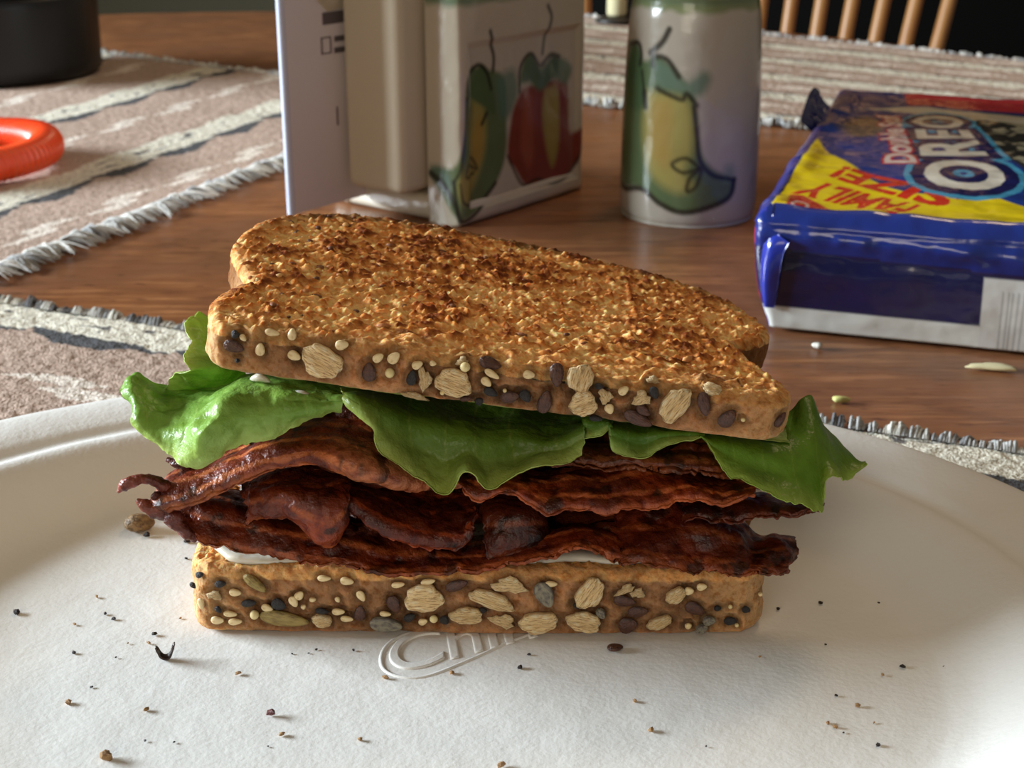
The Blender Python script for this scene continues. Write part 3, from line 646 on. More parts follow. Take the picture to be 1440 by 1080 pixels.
lettuce('lettuce_leaf', [
 C4((812, 580, .31), (818, 590, .291), (820, 604, .289), (822, 619, .287)),
 C4((838, 582, .31), (840, 592, .291), (842, 602, .287), (846, 612, .285)),
 C4((855, 584, .31), (856, 592, .289), (857, 598, .286), (858, 604, .287)),
 C4((866, 585, .31), (864, 600, .288), (863, 616, .285), (862, 634, .284)),
 C4((900, 590, .31), (900, 606, .290), (900, 626, .287), (900, 645, .284)),
 C4((928, 595, .31), (928, 606, .290), (928, 618, .287), (926, 632, .285)),
 C4((962, 600, .31), (960, 608, .290), (960, 614, .288), (962, 622, .286)),
 C4((992, 604, .31), (990, 610, .291), (988, 613, .289), (988, 616, .288))],
 'small dark green lettuce frill hanging below the upper slice, right of the broad leaf', nu=120, nv=50, disp=((.0006, 6, 2),), ruffle=(.0010, 5), seed=8, rag=.0004, dark=(80, 120, 36), mid=(112, 154, 50))
lettuce('lettuce_leaf', [
 C4((978, 595, .31), (983, 610, .290), (987, 615, .288), (991, 620, .287)),
 C4((1010, 595, .31), (1014, 615, .290), (1017, 640, .286), (1022, 664, .283)),
 C4((1045, 600, .31), (1047, 622, .290), (1050, 655, .286), (1056, 683, .282)),
 C4((1084, 600, .31), (1085, 632, .291), (1088, 670, .287), (1094, 702, .281)),
 C4((1112, 580, .31), (1115, 630, .293), (1120, 678, .287), (1126, 711, .281)),
 C4((1128, 562, .308), (1140, 620, .295), (1148, 680, .289), (1156, 721, .284)),
 C4((1141, 558, .310), (1154, 608, .299), (1163, 650, .293), (1167, 674, .288)),
 C4((1145, 588, .312), (1168, 618, .303), (1182, 650, .297), (1190, 676, .292)),
 C4((1158, 602, .312), (1188, 634, .305), (1202, 652, .299), (1212, 662, .295)),
 C4((1180, 626, .312), (1198, 646, .306), (1210, 652, .300), (1223, 648, .297))],
 'green lettuce leaf with a jagged tip sticking out at the right end', nu=160, disp=((.0008, 16, 2), (.0003, 4, 2)), ruffle=(.0008, 6), seed=11, rag=.0010, dark=(96, 138, 38), mid=(132, 172, 56), pale=(180, 204, 96))
lettuce('lettuce_leaf', [
 C4((320, 450, .33), (300, 450, .322), (284, 440, .318), (277, 436, .316)),
 C4((325, 470, .32), (300, 465, .315), (275, 458, .312), (259, 460, .310)),
 C4((325, 490, .315), (300, 485, .31), (282, 482, .306), (270, 480, .305)),
 C4((330, 505, .31), (300, 500, .305), (275, 500, .302), (257, 503, .300)),
 C4((335, 515, .305), (310, 515, .300), (288, 517, .298), (266, 522, .297)),
 C4((345, 525, .305), (315, 527, .301), (278, 530, .300), (243, 530, .301)),
 C4((350, 540, .31), (320, 542, .306), (280, 545, .305), (236, 550, .306)),
 C4((350, 560, .315), (320, 560, .312), (290, 560, .311), (262, 562, .311))],
 'curly lettuce tip peeking out behind the left end of the upper slice', nu=140, nv=60, disp=((.0012, 7, 3),), ruffle=(.0022, 5), seed=14, rag=.0006, dark=(120, 166, 56), mid=(158, 198, 84))
# the large leaf spread flat under the upper slice
cols = []
for x in np.linspace(-.062, .060, 9):
    cols.append([Vector((x * .95, .372, top_under(x, .372) - .003)), Vector((x, .345, top_under(x, .345) - .0045)), Vector((x, .315, top_under(x, .315) - .004)), Vector((x, .2935, top_under(x, .2935) - .0025))])
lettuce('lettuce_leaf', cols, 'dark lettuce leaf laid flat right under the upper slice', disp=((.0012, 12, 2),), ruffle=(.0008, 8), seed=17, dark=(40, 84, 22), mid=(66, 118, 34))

def bacon_col(fat=.3, base=(112, 48, 24), dark=(58, 22, 14), fatc=(196, 124, 76), seed=0, bands=3, pink=None):
    Bc, Dc, Fc = [np.array(lin(c)) for c in (base, dark, fatc)]
    def f(u, v, B, n):
        t = np.clip(.5 + .9 * fbm(B, 9, 3, seed) + .4 * fbm(B, 2.5, 2, seed + 1), 0, 1)[..., None]
        C = Dc * (1 - t) + Bc * t
        wv = v + .10 * fbm(B, 16, 2, seed + 3); s = np.sin(wv * bands * 6.283 + seed)
        fm = np.clip((s - (1 - 2 * fat)) * 2.2, 0, 1); ed = np.clip((v - .88) / .10, 0, 1) * .8
        fm = np.maximum(fm, ed) * np.clip(.75 + .6 * fbm(B, 5, 2, seed + 4), 0, 1)
        C = C * (1 - fm[..., None]) + Fc * fm[..., None]
        if pink is not None:
            pm = np.clip((u - pink[0]) * 8, 0, 1) * np.clip((pink[1] - u) * 8, 0, 1) * np.clip((v - .25) * 5, 0, 1); C = C * (1 - .75 * pm[..., None]) + np.array(lin((190, 128, 100))) * .75 * pm[..., None]
        C = C * (1 - .75 * np.clip((fbm(B, 3.6, 3, seed + 14) - .22) * 5, 0, 1))[..., None]
        return C * np.array([.90, .70, .46]) * (.75 + .5 * np.clip(fbm(B, 7, 2, seed + 9) + .5, 0, 1))[..., None]
    return f
def bacon(cols, label, nu=150, nv=56, thick=.0017, disp=((.0011, 7, 3), (.0005, 2.4, 2)), seed=1, rag=.0012, ruffle=(.0012, 6), **kw):
    me = sheet(cols, nu, nv, thick, disp, edge_ruffle=ruffle, seed=seed, colf=bacon_col(seed=seed, **kw), ragged=rag)
    o = link('bacon_strip', me, M_bacon); return tag(o, label, 'bacon', 'bacon strips in the sandwich')
bacon([
 C4((262, 700, .302), (250, 708, .293), (243, 722, .289), (238, 737, .286)),
 C4((318, 690, .302), (300, 712, .291), (285, 735, .288), (273, 759, .285)),
 C4((390, 700, .306), (378, 733, .292), (362, 754, .288), (348, 776, .285)),
 C4((470, 722, .306), (460, 750, .292), (450, 772, .288), (440, 792, .285)),
 C4((560, 742, .306), (555, 770, .292), (550, 790, .288), (545, 808, .284)),
 C4((640, 748, .306), (635, 775, .292), (632, 792, .288), (630, 806, .284)),
 C4((700, 748, .306), (695, 772, .292), (690, 787, .288), (690, 801, .284)),
 C4((758, 742, .306), (755, 758, .292), (750, 770, .288), (748, 785, .284)),
 C4((815, 738, .306), (814, 748, .292), (812, 757, .288), (810, 772, .284)),
 C4((858, 745, .306), (862, 757, .292), (868, 770, .288), (872, 790, .285)),
 C4((890, 765, .306), (892, 775, .294), (894, 785, .289), (896, 797, .286))],
 'long bottom bacon strip lying on the mayonnaise, arching up towards the right', nu=240, seed=2, fat=.22, base=(128, 56, 26), fatc=(176, 100, 62))
bacon([
 C4((862, 700, .306), (864, 728, .296), (866, 762, .289), (872, 792, .285)),
 C4((920, 690, .306), (920, 728, .294), (920, 768, .288), (925, 799, .284)),
 C4((980, 692, .306), (980, 735, .293), (980, 775, .288), (985, 804, .284)),
 C4((1024, 724, .304), (1028, 752, .293), (1030, 782, .288), (1035, 806, .284)),
 C4((1058, 751, .300), (1062, 770, .293), (1062, 788, .289), (1064, 807, .285)),
 C4((1092, 750, .300), (1097, 768, .294), (1098, 788, .290), (1100, 808, .286)),
 C4((1112, 757, .300), (1121, 770, .295), (1118, 785, .292), (1108, 800, .288))],
 'crumpled bacon strip end sticking out at the lower right, crisp and blistered', nu=170, nv=80, seed=5, fat=.2, disp=((.0022, 9, 3), (.0008, 3, 2)), base=(110, 46, 24), dark=(50, 20, 14), fatc=(150, 84, 50))
bacon([
 C4((640, 660, .30), (640, 668, .290), (640, 674, .286), (642, 681, .284)),
 C4((664, 655, .302), (664, 675, .289), (668, 690, .284), (672, 705, .282)),
 C4((704, 660, .302), (704, 672, .289), (706, 684, .285), (708, 697, .283)),
 C4((736, 662, .302), (737, 680, .289), (738, 690, .285), (740, 701, .283)),
 C4((770, 665, .302), (770, 688, .289), (770, 706, .284), (773, 723, .282)),
 C4((810, 660, .302), (810, 682, .289), (810, 698, .285), (812, 713, .283)),
 C4((846, 652, .302), (845, 684, .289), (845, 705, .284), (848, 724, .282)),
 C4((886, 648, .302), (885, 680, .289), (885, 700, .285), (886, 716, .283)),
 C4((932, 655, .302), (930, 680, .290), (930, 698, .286), (932, 714, .284)),
 C4((960, 662, .302), (960, 680, .291), (960, 690, .288), (958, 702, .286)),
 C4((1008, 668, .302), (1006, 688, .291), (1006, 698, .288), (1008, 707, .286)),
 C4((1066, 670, .302), (1064, 680, .293), (1064, 688, .290), (1064, 698, .288))],
 'wavy reddish bacon strip below the broad lettuce leaf, right half of the sandwich', nu=240, seed=7, fat=.30, base=(150, 66, 32), dark=(92, 36, 20), fatc=(196, 112, 72), rag=.0007)
bacon([
 C4((960, 690, .305), (962, 704, .298), (964, 716, .294), (966, 728, .292)),
 C4((1030, 694, .303), (1030, 706, .296), (1030, 720, .292), (1032, 733, .290)),
 C4((1075, 698, .302), (1075, 706, .296), (1076, 714, .292), (1077, 724, .290)),
 C4((1112, 704, .302), (1112, 710, .297), (1114, 718, .293), (1116, 729, .291)),
 C4((1136, 708, .302), (1136, 712, .298), (1136, 716, .295), (1135, 722, .293)),
 C4((1156, 711, .302), (1156, 713, .300), (1156, 715, .298), (1155, 718, .297))],
 'dark thin bacon tip poking out right below the jagged lettuce leaf', nu=120, nv=40, seed=9, fat=.15, base=(84, 34, 18), dark=(46, 18, 12), fatc=(120, 60, 34))
bacon([
 C4((222, 694, .292), (216, 700, .289), (210, 706, .287), (204, 713, .286)),
 C4((252, 664, .297), (246, 682, .290), (240, 700, .286), (236, 720, .284)),
 C4((300, 648, .299), (292, 670, .290), (286, 690, .286), (281, 706, .284)),
 C4((345, 628, .302), (337, 652, .291), (331, 667, .287), (330, 682, .285)),
 C4((400, 608, .302), (396, 630, .290), (391, 645, .287), (388, 660, .286)),
 C4((450, 596, .302), (450, 625, .289), (448, 640, .286), (446, 653, .286)),
 C4((500, 596, .302), (500, 634, .287), (500, 656, .282), (500, 674, .284)),
 C4((560, 606, .303), (560, 650, .289), (560, 672, .285), (560, 685, .287)),
 C4((620, 630, .306), (620, 662, .295), (620, 678, .292), (620, 688, .292)),
 C4((650, 650, .306), (648, 664, .297), (648, 676, .294), (648, 685, .294))],
 'thick folded bacon strip at the upper left with a paler pinkish band', nu=240, nv=70, thick=.0026, seed=12, fat=.32, base=(146, 66, 36), dark=(98, 38, 22), fatc=(204, 128, 86), pink=(.55, 1.1), disp=((.0008, 8, 3), (.0003, 2.4, 2)), rag=.0006)
bacon([
 C4((338, 675, .300), (341, 694, .291), (347, 714, .288), (350, 730, .289)),
 C4((388, 664, .300), (392, 690, .287), (400, 710, .285), (405, 726, .287)),
 C4((428, 664, .300), (430, 700, .285), (432, 730, .283), (435, 753, .286)),
 C4((460, 666, .300), (465, 704, .285), (467, 740, .283), (466, 769, .286)),
 C4((492, 672, .300), (493, 690, .288), (491, 710, .286), (484, 735, .288))],
 'hanging orange brown bacon flap between the upper and lower strips, left of centre', nu=130, nv=80, thick=.0022, seed=15, fat=.18, base=(138, 62, 28), dark=(88, 36, 20), fatc=(170, 96, 54))
bacon([
 C4((466, 678, .302), (470, 684, .292), (473, 690, .288), (474, 699, .287)),
 C4((510, 684, .304), (508, 698, .292), (505, 714, .287), (504, 724, .287)),
 C4((550, 690, .304), (548, 713, .292), (545, 737, .286), (545, 751, .286)),
 C4((600, 694, .304), (600, 728, .292), (598, 754, .286), (598, 769, .286)),
 C4((648, 698, .304), (650, 732, .292), (648, 756, .287), (645, 772, .286)),
 C4((672, 702, .304), (670, 718, .294), (668, 736, .289), (664, 752, .288))],
 'bacon strip with a bright curled edge running diagonally down to the centre', nu=170, nv=60, thick=.0024, seed=18, fat=.14, base=(104, 42, 22), dark=(48, 18, 12), fatc=(186, 92, 54))
bacon([
 C4((676, 690, .304), (676, 720, .294), (682, 752, .290), (690, 784, .288)),
 C4((706, 690, .304), (708, 722, .291), (712, 752, .288), (716, 782, .287)),
 C4((742, 696, .304), (744, 722, .291), (748, 746, .289), (750, 768, .288)),
 C4((764, 706, .306), (768, 724, .298), (772, 742, .294), (774, 758, .292))],
 'dark brown bacon fold standing upright in the middle of the filling', nu=100, nv=70, seed=21, fat=.15, base=(92, 40, 22), dark=(48, 20, 12), fatc=(130, 70, 40))
bacon([
 C4((470, 600, .312), (500, 612, .304), (505, 622, .299), (505, 632, .297)),
 C4((640, 624, .312), (640, 634, .303), (640, 644, .299), (640, 654, .297)),
 C4((800, 620, .31), (800, 632, .300), (802, 645, .296), (804, 655, .294)),
 C4((900, 622, .31), (900, 640, .298), (902, 650, .293), (904, 660, .291)),
 C4((980, 622, .31), (980, 640, .298), (982, 650, .293), (986, 660, .291)),
 C4((1040, 640, .31), (1040, 655, .299), (1042, 668, .296), (1044, 680, .294)),
 C4((1080, 655, .31), (1080, 668, .300), (1082, 678, .297), (1084, 688, .295))],
 'flat dark bacon strip tucked right below the lettuce', nu=200, nv=40, thick=.003, seed=24, fat=.3, base=(116, 56, 32), dark=(64, 28, 18), fatc=(160, 98, 66))
# inner strips that fill the sandwich behind the front ones
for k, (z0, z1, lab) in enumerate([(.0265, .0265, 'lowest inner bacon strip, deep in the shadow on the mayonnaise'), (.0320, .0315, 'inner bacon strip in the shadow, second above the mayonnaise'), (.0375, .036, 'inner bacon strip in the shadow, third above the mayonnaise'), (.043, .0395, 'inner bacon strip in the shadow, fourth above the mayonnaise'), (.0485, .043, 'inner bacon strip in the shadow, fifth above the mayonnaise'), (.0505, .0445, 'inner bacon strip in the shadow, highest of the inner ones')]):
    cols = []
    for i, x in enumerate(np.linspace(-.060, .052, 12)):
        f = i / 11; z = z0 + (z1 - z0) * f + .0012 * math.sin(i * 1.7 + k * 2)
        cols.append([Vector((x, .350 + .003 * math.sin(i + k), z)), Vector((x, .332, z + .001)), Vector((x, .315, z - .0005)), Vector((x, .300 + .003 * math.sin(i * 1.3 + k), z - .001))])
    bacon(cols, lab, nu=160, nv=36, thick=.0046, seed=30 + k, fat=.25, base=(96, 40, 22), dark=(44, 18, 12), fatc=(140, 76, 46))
for k, (z0, yb) in enumerate([(.031, .365), (.048, .366)]):
    cols = []
    for i, x in enumerate(np.linspace(-.052, .050, 10)):
        z = z0 + .002 * math.sin(i * 1.4 + k) - (x + .05) * .06
        cols.append([Vector((x, yb + .012, z)), Vector((x, yb, z + .003)), Vector((x, yb - .012, z + .001)), Vector((x, yb - .024, z))])
    bacon(cols, ['bacon strip at the back of the sandwich, low', 'bacon strip at the back of the sandwich, high'][k], nu=120, nv=30, thick=.004, seed=40 + k, fat=.3)
# thin curled crisp strands at the left end
def strand(pts, rads, label, c1):
    p = crom([tuple(P(*q)) for q in pts], 60); r = np.interp(np.linspace(0, 1, 60), np.linspace(0, 1, len(rads)), rads)
    V, q = tube(p, r, 12); V = V.reshape(60, 12, 3); cen = p[:, None]; V = V + (V - cen) * (.35 * fbm(V, 1.6, 2, 5) + .2 * fbm(V, .7, 2, 9))[..., None]
    t = np.clip(.5 + .8 * fbm(V, 2.5, 2, 3), 0, 1)[..., None]; C = np.array(lin((86, 34, 24))) * (1 - t) + np.array(lin(c1)) * t
    o = link('bacon_strand', mesh_np('bacon_strand', V, q, col=C), M_bacon); tag(o, label, 'bacon'); return o
strand([(166, 692, .287), (174, 684, .287), (186, 677, .287), (203, 673, .288), (220, 678, .288), (234, 688, .288), (242, 700, .288), (252, 706, .289)], [.0004, .0013, .0013, .0011, .0012, .0016, .0022, .0018], 'thin curled bacon strand pointing furthest left, like a hook', (170, 88, 70))
strand([(192, 703, .286), (200, 708, .286), (212, 716, .286), (226, 718, .286), (244, 712, .287), (262, 704, .288)], [.0004, .0012, .0016, .0018, .0022, .002], 'short blackened bacon strand below the hooked one', (150, 80, 60))
strand([(235, 646, .295), (248, 652, .294), (262, 654, .294), (280, 656, .295), (300, 652, .296)], [.0005, .0011, .0016, .0014, .001], 'dark crisp bacon crumb strand under the left lettuce leaf', (70, 34, 26))
strand([(215, 701, .286), (219, 697, .286), (224, 698, .287), (230, 704, .287)], [.0006, .001, .001, .0008], 'tiny burnt bacon knob between the two left strands', (60, 28, 22))
strand([(236, 716, .286), (242, 726, .285), (250, 736, .285), (262, 748, .285), (276, 758, .286)], [.001, .0019, .0017, .0014, .0009], 'glistening dark bacon rim at the lower left of the filling', (120, 62, 50))
# white smears on the left leaf
for (a, b, c) in [((352, 533, .2935), (366, 531, .292), (380, 537, .2915)), ((412, 552, .2895), (426, 555, .289), (440, 558, .289))]:
    V, q = tube(crom([tuple(P(*x)) for x in (a, b, c)], 12), [.0002, .0005, .0007, .0008, .0009, .0009, .0009, .0008, .0007, .0006, .0004, .0002], 8)
    o = link('mayonnaise_smear', mesh_np('mayonnaise_smear', V, q), M_mayo)
    tag(o, 'white smear of mayonnaise on the pale leaf, %s' % ('near its ridge' if a[0] < 400 else 'further right'), 'mayonnaise')

# ============================================================ CRUMBS ON THE PLATE
M_cd = mat('burnt_crumb', lin((44, 28, 22)), .6, bump=(.4, .0002)); M_cl = mat('toast_crumb', lin((196, 150, 98)), .7, bump=(.4, .0002)); M_cr = mat('red_crumb', lin((110, 34, 24)), .4, bump=(.5, .0002))
def crumb_mesh(m, sd, sub=2):
    bm = bmesh.new(); bmesh.ops.create_icosphere(bm, subdivisions=sub, radius=.5); r = random.Random(sd)
    for v in bm.verts: v.co *= 1 + r.uniform(-.28, .28)
    me = bpy.data.meshes.new('crumb'); bm.to_mesh(me); bm.free(); me.materials.append(m); return me
CM = {k: [crumb_mesh(m, i * 7 + j, 1) for i in range(4)] for j, (k, m) in enumerate((('d', M_cd), ('l', M_cl), ('r', M_cr)))}
crumbs = [('d', 24, 863, 12), ('d', 148, 864, 8), ('d', 160, 871, 7), ('l', 136, 840, 7), ('l', 105, 879, 7), ('d', 104, 919, 9), ('l', 96, 989, 11), ('d', 129, 967, 6), ('l', 205, 999, 10), ('l', 335, 948, 10), ('d', 263, 763, 11), ('d', 262, 786, 6),
 ('l', 254, 870, 5), ('l', 397, 1034, 11), ('l', 506, 1041, 9), ('d', 445, 914, 5), ('d', 411, 920, 4), ('d', 434, 919, 4), ('d', 497, 915, 6), ('l', 542, 954, 10), ('l', 636, 947, 9), ('d', 731, 940, 12), ('d', 744, 921, 6), ('l', 893, 987, 8),
 ('l', 915, 1028, 11), ('d', 1154, 849, 9), ('d', 1094, 857, 7), ('d', 1236, 849, 6), ('d', 1249, 851, 6), ('d', 1161, 907, 5), ('d', 1327, 941, 11), ('d', 1269, 939, 11), ('l', 1241, 950, 7), ('d', 1176, 979, 7), ('l', 1206, 994, 10), ('l', 1164, 1018, 8),
 ('l', 1174, 1023, 9), ('d', 1186, 1031, 5), ('d', 1235, 1049, 9), ('l', 1229, 1017, 5), ('l', 1068, 924, 5), ('l', 705, 1078, 16), ('d', 204, 1042, 5), ('d', 245, 1044, 5), ('d', 377, 1050, 4), ('d', 163, 925, 5), ('d', 217, 893, 9), ('l', 209, 905, 7), ('l', 180, 905, 4), ('d', 993, 1050, 5)]
for i, (k, px, py, s) in enumerate(crumbs):
    p = G(px, py, PF); sc = (p - Vector((0, 0, CAMZ))).length / F * s * .95
    o = link('crumb', CM[k][i % 4]); r = random.Random(i)
    o.location = (p.x, p.y, PF + sc * .22); o.scale = (sc, sc * r.uniform(.6, .9), sc * r.uniform(.45, .65)); o.rotation_euler = (0, 0, r.uniform(0, 6))
    reg = 'on the left end of the plate' if px < 262 else 'on the plate in front of the sandwich' if px < 800 else 'on the front right of the plate' if py > 915 else 'on the plate to the right of the sandwich'
    if k == 'd': tag(o, 'tiny burnt dark crumb ' + reg, 'crumb', 'dark crumbs ' + reg)
    else: tag(o, 'tiny pale toast crumb ' + reg, 'crumb', 'pale crumbs ' + reg)
def one_crumb(name, me, px, py, sx, sy, sz, rz, label, cat='crumb', m=None):
    p = G(px, py, PF); k = (p - Vector((0, 0, CAMZ))).length / F
    o = link(name, me); o.location = (p.x, p.y, PF + k * sz * .45); o.scale = (k * sx, k * sy, k * sz); o.rotation_euler = (0, 0, rz); return tag(o, label, cat)
one_crumb('crumb', CM['r'][1], 382, 1006, 14, 11, 11, .3, 'small dark red crumb near the bottom of the plate')
one_crumb('crumb', crumb_mesh(M_cl, 77, 2), 150, 1068, 17, 15, 14, 0, 'round tan crumb at the lower left of the plate')
me = seed_mesh('flax', 5); me.materials.append(M_flax); one_crumb('flax_seed', me, 865, 914, 23, 16, 9, .2, 'single brown flax seed in front of the lower slice', 'seed')
me = seed_mesh('flax', 8); me.materials.append(mat('hulled_seed', lin((150, 118, 76)), .5, noise=[(220, lin((104, 78, 48)), .42, .6)], bump=(120, .0005)))
one_crumb('sunflower_kernel', me, 197, 745, 42, 30, 24, .1, 'tan sunflower kernel lying left of the sandwich', 'seed')
one_crumb('crumb', CM['d'][2], 207, 755, 10, 8, 8, 0, 'dark crumb touching the tan sunflower kernel')
fl = sheet([[Vector((-.0021, .0008, .0026)), Vector((-.002, 0, .0021)), Vector((-.0019, -.0008, .0028))], [Vector((-.0008, .001, .0004)), Vector((-.0007, 0, 0)), Vector((-.0006, -.001, .0004))], [Vector((.0008, .0010, .0006)), Vector((.0009, 0, .0002)), Vector((.001, -.0009, .0004))], [Vector((.0021, .0008, .0034)), Vector((.0022, 0, .003)), Vector((.002, -.0006, .0034))]], 30, 12, .0004, ((.0003, 1.5, 2),), seed=3, colf=lambda u, v, B, n: np.ones(u.shape + (3,)) * np.array(lin((60, 44, 36))))
o = link('burnt_flake', fl, mat('burnt_flake', attr=True, rough=.5)); p = G(233, 927, PF); o.location = (p.x, p.y, PF + .0004); tag(o, 'curled dark burnt flake lying on the plate at the left', 'crumb')
# bits on the table top right
for (px, py, L, W, lab, c) in [(1396, 517, 62, 13, 'cream sliver lying on the wood in front of the package', (226, 214, 168)), (1182, 563, 24, 7, 'small pale green sliver on the wood behind the plate', (200, 196, 120)), (1150, 487, 14, 6, 'small white speck on the wood beside the package', (220, 214, 200))]:
    p = G(px, py, .001); k = (p - Vector((0, 0, CAMZ))).length / F; me = seed_mesh('flake', px); me.materials.append(mat('sliver', lin(c), .6))
    o = link('food_sliver', me); o.location = (p.x, p.y, .0013); o.scale = (k * L, k * W * 1.6, .0022); o.rotation_euler = (0, 0, rad(-8)); tag(o, lab, 'scrap')

# ============================================================ NAPKIN HOLDER with napkins and mail
A0 = G(650, 322, 0); A0.z = 0
B0 = G(822, 266, 0); ax = Vector((B0.x - A0.x, B0.y - A0.y, 0)); FL = ax.length; ax.normalize(); bx = Vector((-ax.y, ax.x, 0))      # bx points back-left
rz = math.atan2(ax.y, ax.x)
nh = tag(empty('napkin_holder', A0, rz), 'cream glazed ceramic napkin holder painted with green and red chili peppers', 'napkin holder')
Ml = Matrix.Translation(A0) @ Matrix.Rotation(rz, 4, 'Z'); Mi = Ml.inverted()
def holder_uv(px, py):                                       # pixel -> front panel plane (local y = 0)
    o = Mi @ Vector((0, 0, CAMZ)); d = Mi.to_3x3() @ ray(px, py); t = -o.y / d.y; q = o + d * t; return (q.x * 1000, q.z * 1000)
HH = .108; FLm = FL * 1000; PT = .020
# front panel: thick slab with a recessed painted field; local x along the panel, y thickness (0 = front face, +y back), z up
nu, nv = 280, 280
u = np.linspace(0, 1, nu)[:, None] * np.ones((1, nv)); v = np.linspace(0, 1, nv)[None, :] * np.ones((nu, 1))
X = -PT * 1000 + u * (FLm + PT * 1000); Z = v * HH * 1000
fr = 5.5
dfr = np.minimum(np.minimum(X, FLm - X), np.minimum(Z - 1, 88 - Z)); dep = 1.6 * np.clip((dfr - fr) / 3.0, 0, 1); dep = dep * dep * (3 - 2 * np.clip(dep / 1.6, 0, 1)) / 1.6 if False else dep
# second moulded line near the top
rd = np.minimum(FLm - X, np.minimum(Z, HH * 1000 - Z)); rnd = 4.0; edge = rnd - np.sqrt(np.clip(rnd ** 2 - np.clip(rnd - rd, 0, rnd) ** 2, 0, None))
Yd = dep + edge + .3 * vnoise(X / 14, Z / 14, X * 0)
C = np.ones(X.shape + (3,)) * np.array(lin((188, 178, 158)))
def hp(*pts): return [holder_uv(*p) for p in pts]
GREEN, DK, TEAL = (88, 112, 70), (34, 36, 26), (84, 116, 100)
# green pepper
C = p_poly(C, X, Z, hp((668, 95), (690, 98), (712, 110), (716, 160), (714, 225), (690, 275), (650, 312), (628, 290), (612, 255), (640, 240), (655, 190), (655, 130)), (92, 108, 72), 2.5)
C = p_poly(C, X, Z, hp((668, 140), (684, 150), (688, 200), (676, 250), (655, 290), (645, 262), (662, 220)), (148, 138, 74), 4)
C = p_poly(C, X, Z, hp((676, 165), (683, 170), (682, 215), (672, 240), (668, 200)), (164, 132, 62), 4, .8)
C = p_poly(C, X, Z, hp((662, 130), (680, 92), (694, 110), (700, 160), (684, 150), (668, 140)), (78, 98, 62), 2)
C = p_poly(C, X, Z, hp((612, 250), (626, 246), (636, 262), (634, 275), (622, 275), (611, 265)), TEAL, 4, .8)
C = p_poly(C, X, Z, hp((700, 110), (726, 98), (732, 130), (720, 165), (706, 160)), TEAL, 5, .8)
# red pepper
C = p_poly(C, X, Z, hp((738, 125), (760, 118), (785, 112), (802, 118), (804, 185), (820, 180), (818, 215), (800, 248), (775, 258), (745, 262), (728, 238), (718, 220), (724, 160)), (124, 54, 42), 2.5)
C = p_poly(C, X, Z, hp((770, 125), (788, 125), (790, 190), (782, 235), (772, 210), (766, 160)), (152, 138, 66), 3.5)
C = p_poly(C, X, Z, hp((740, 140), (752, 135), (754, 220), (745, 235), (736, 200)), (150, 76, 54), 4, .8)
C = p_poly(C, X, Z, hp((734, 120), (740, 88), (752, 76), (765, 95), (780, 80), (796, 82), (808, 95), (800, 118), (782, 112), (765, 128), (750, 118)), (78, 104, 74), 3)
for pts, wd in [(hp((690, 44), (694, 62), (698, 80), (697, 100)), 1.6), (hp((771, 8), (776, 25), (770, 50), (767, 75)), 1.6), (hp((658, 140), (660, 110), (676, 92), (688, 102), (694, 125)), 1.5), (hp((688, 160), (682, 175)), 1.6),
                (hp((656, 140), (655, 190), (648, 240), (640, 262)), 1.0), (hp((640, 262), (645, 300), (650, 314), (672, 298), (700, 258)), 1.6), (hp((612, 262), (628, 272), (640, 290), (648, 312)), 2.4), (hp((660, 232), (675, 238), (664, 222), (656, 250), (670, 244)), 1.0),
                (hp((734, 130), (736, 95), (750, 76), (762, 92)), 1.4), (hp((766, 92), (778, 78), (790, 80)), 1.8), (hp((648, 262), (652, 285), (660, 290)), 1.0), (hp((718, 220), (738, 260), (760, 252), (780, 258), (806, 240), (820, 200)), 1.0)]:
    C = p_line(C, X, Z, pts, wd * 1.35, DK, 1.4, .92)
C = blend(C, np.clip((Z - 97 + .8 * vnoise(X / 6, Z / 6, X * 0)) / 3, 0, 1), (84, 112, 80), .85)
sq = np.sqrt(X * X + 9.0); V = np.stack([.5 * (X + sq), Yd + .5 * (sq - X) - .0, Z], -1) / 1000; V[..., 1] = np.minimum(V[..., 1], PT - .0005); Vb = V.copy(); Vb[..., 1] = np.maximum(PT - edge / 1000, V[..., 1] + .0002)
n0 = nu * nv; idx = np.arange(n0).reshape(nu, nv); loop = np.concatenate([idx[:, 0], idx[-1, 1:], idx[-2::-1, -1], idx[0, -2:0:-1]]); nx = np.roll(loop, -1)
Q = np.concatenate([grid_quads(nu, nv), grid_quads(nu, nv, off=n0, flip=True), np.stack([nx, loop, loop + n0, nx + n0], -1)])
Cb = np.ones((n0, 3)) * np.array(lin((188, 178, 158)))
link('front_panel', mesh_np('front_panel', np.concatenate([V.reshape(-1, 3), Vb.reshape(-1, 3)]), Q, col=np.concatenate([C.reshape(-1, 3), Cb])), M_ceramic, nh)
bm_obj('back_panel', box_bm(FL, .012, HH, .005, 4, (FL / 2, .074, HH / 2)), M_ceramic_w, nh)
bm_obj('base', box_bm(FL * .98, .082, .012, .004, 4, (FL / 2, .042, .0062)), M_ceramic_w, nh)
# napkins: a plump folded stack between the panels
nk = tag(empty('napkin_stack', Ml @ Vector((0, 0, .013)), rz), 'plump stack of cream paper napkins standing in the ceramic holder', 'napkins')
x0 = .004; nw = FL * .9
for (y0, y1) in [(.0225, .0570)]:
    bm_obj('folded_napkin', box_bm(nw, y1 - y0 + .0006, .118, .0048 if y0 > .02 else .0105, 7, (x0 - .019 + nw / 2, (y0 + y1) / 2, .059 + .0012)), M_napkin, nk)
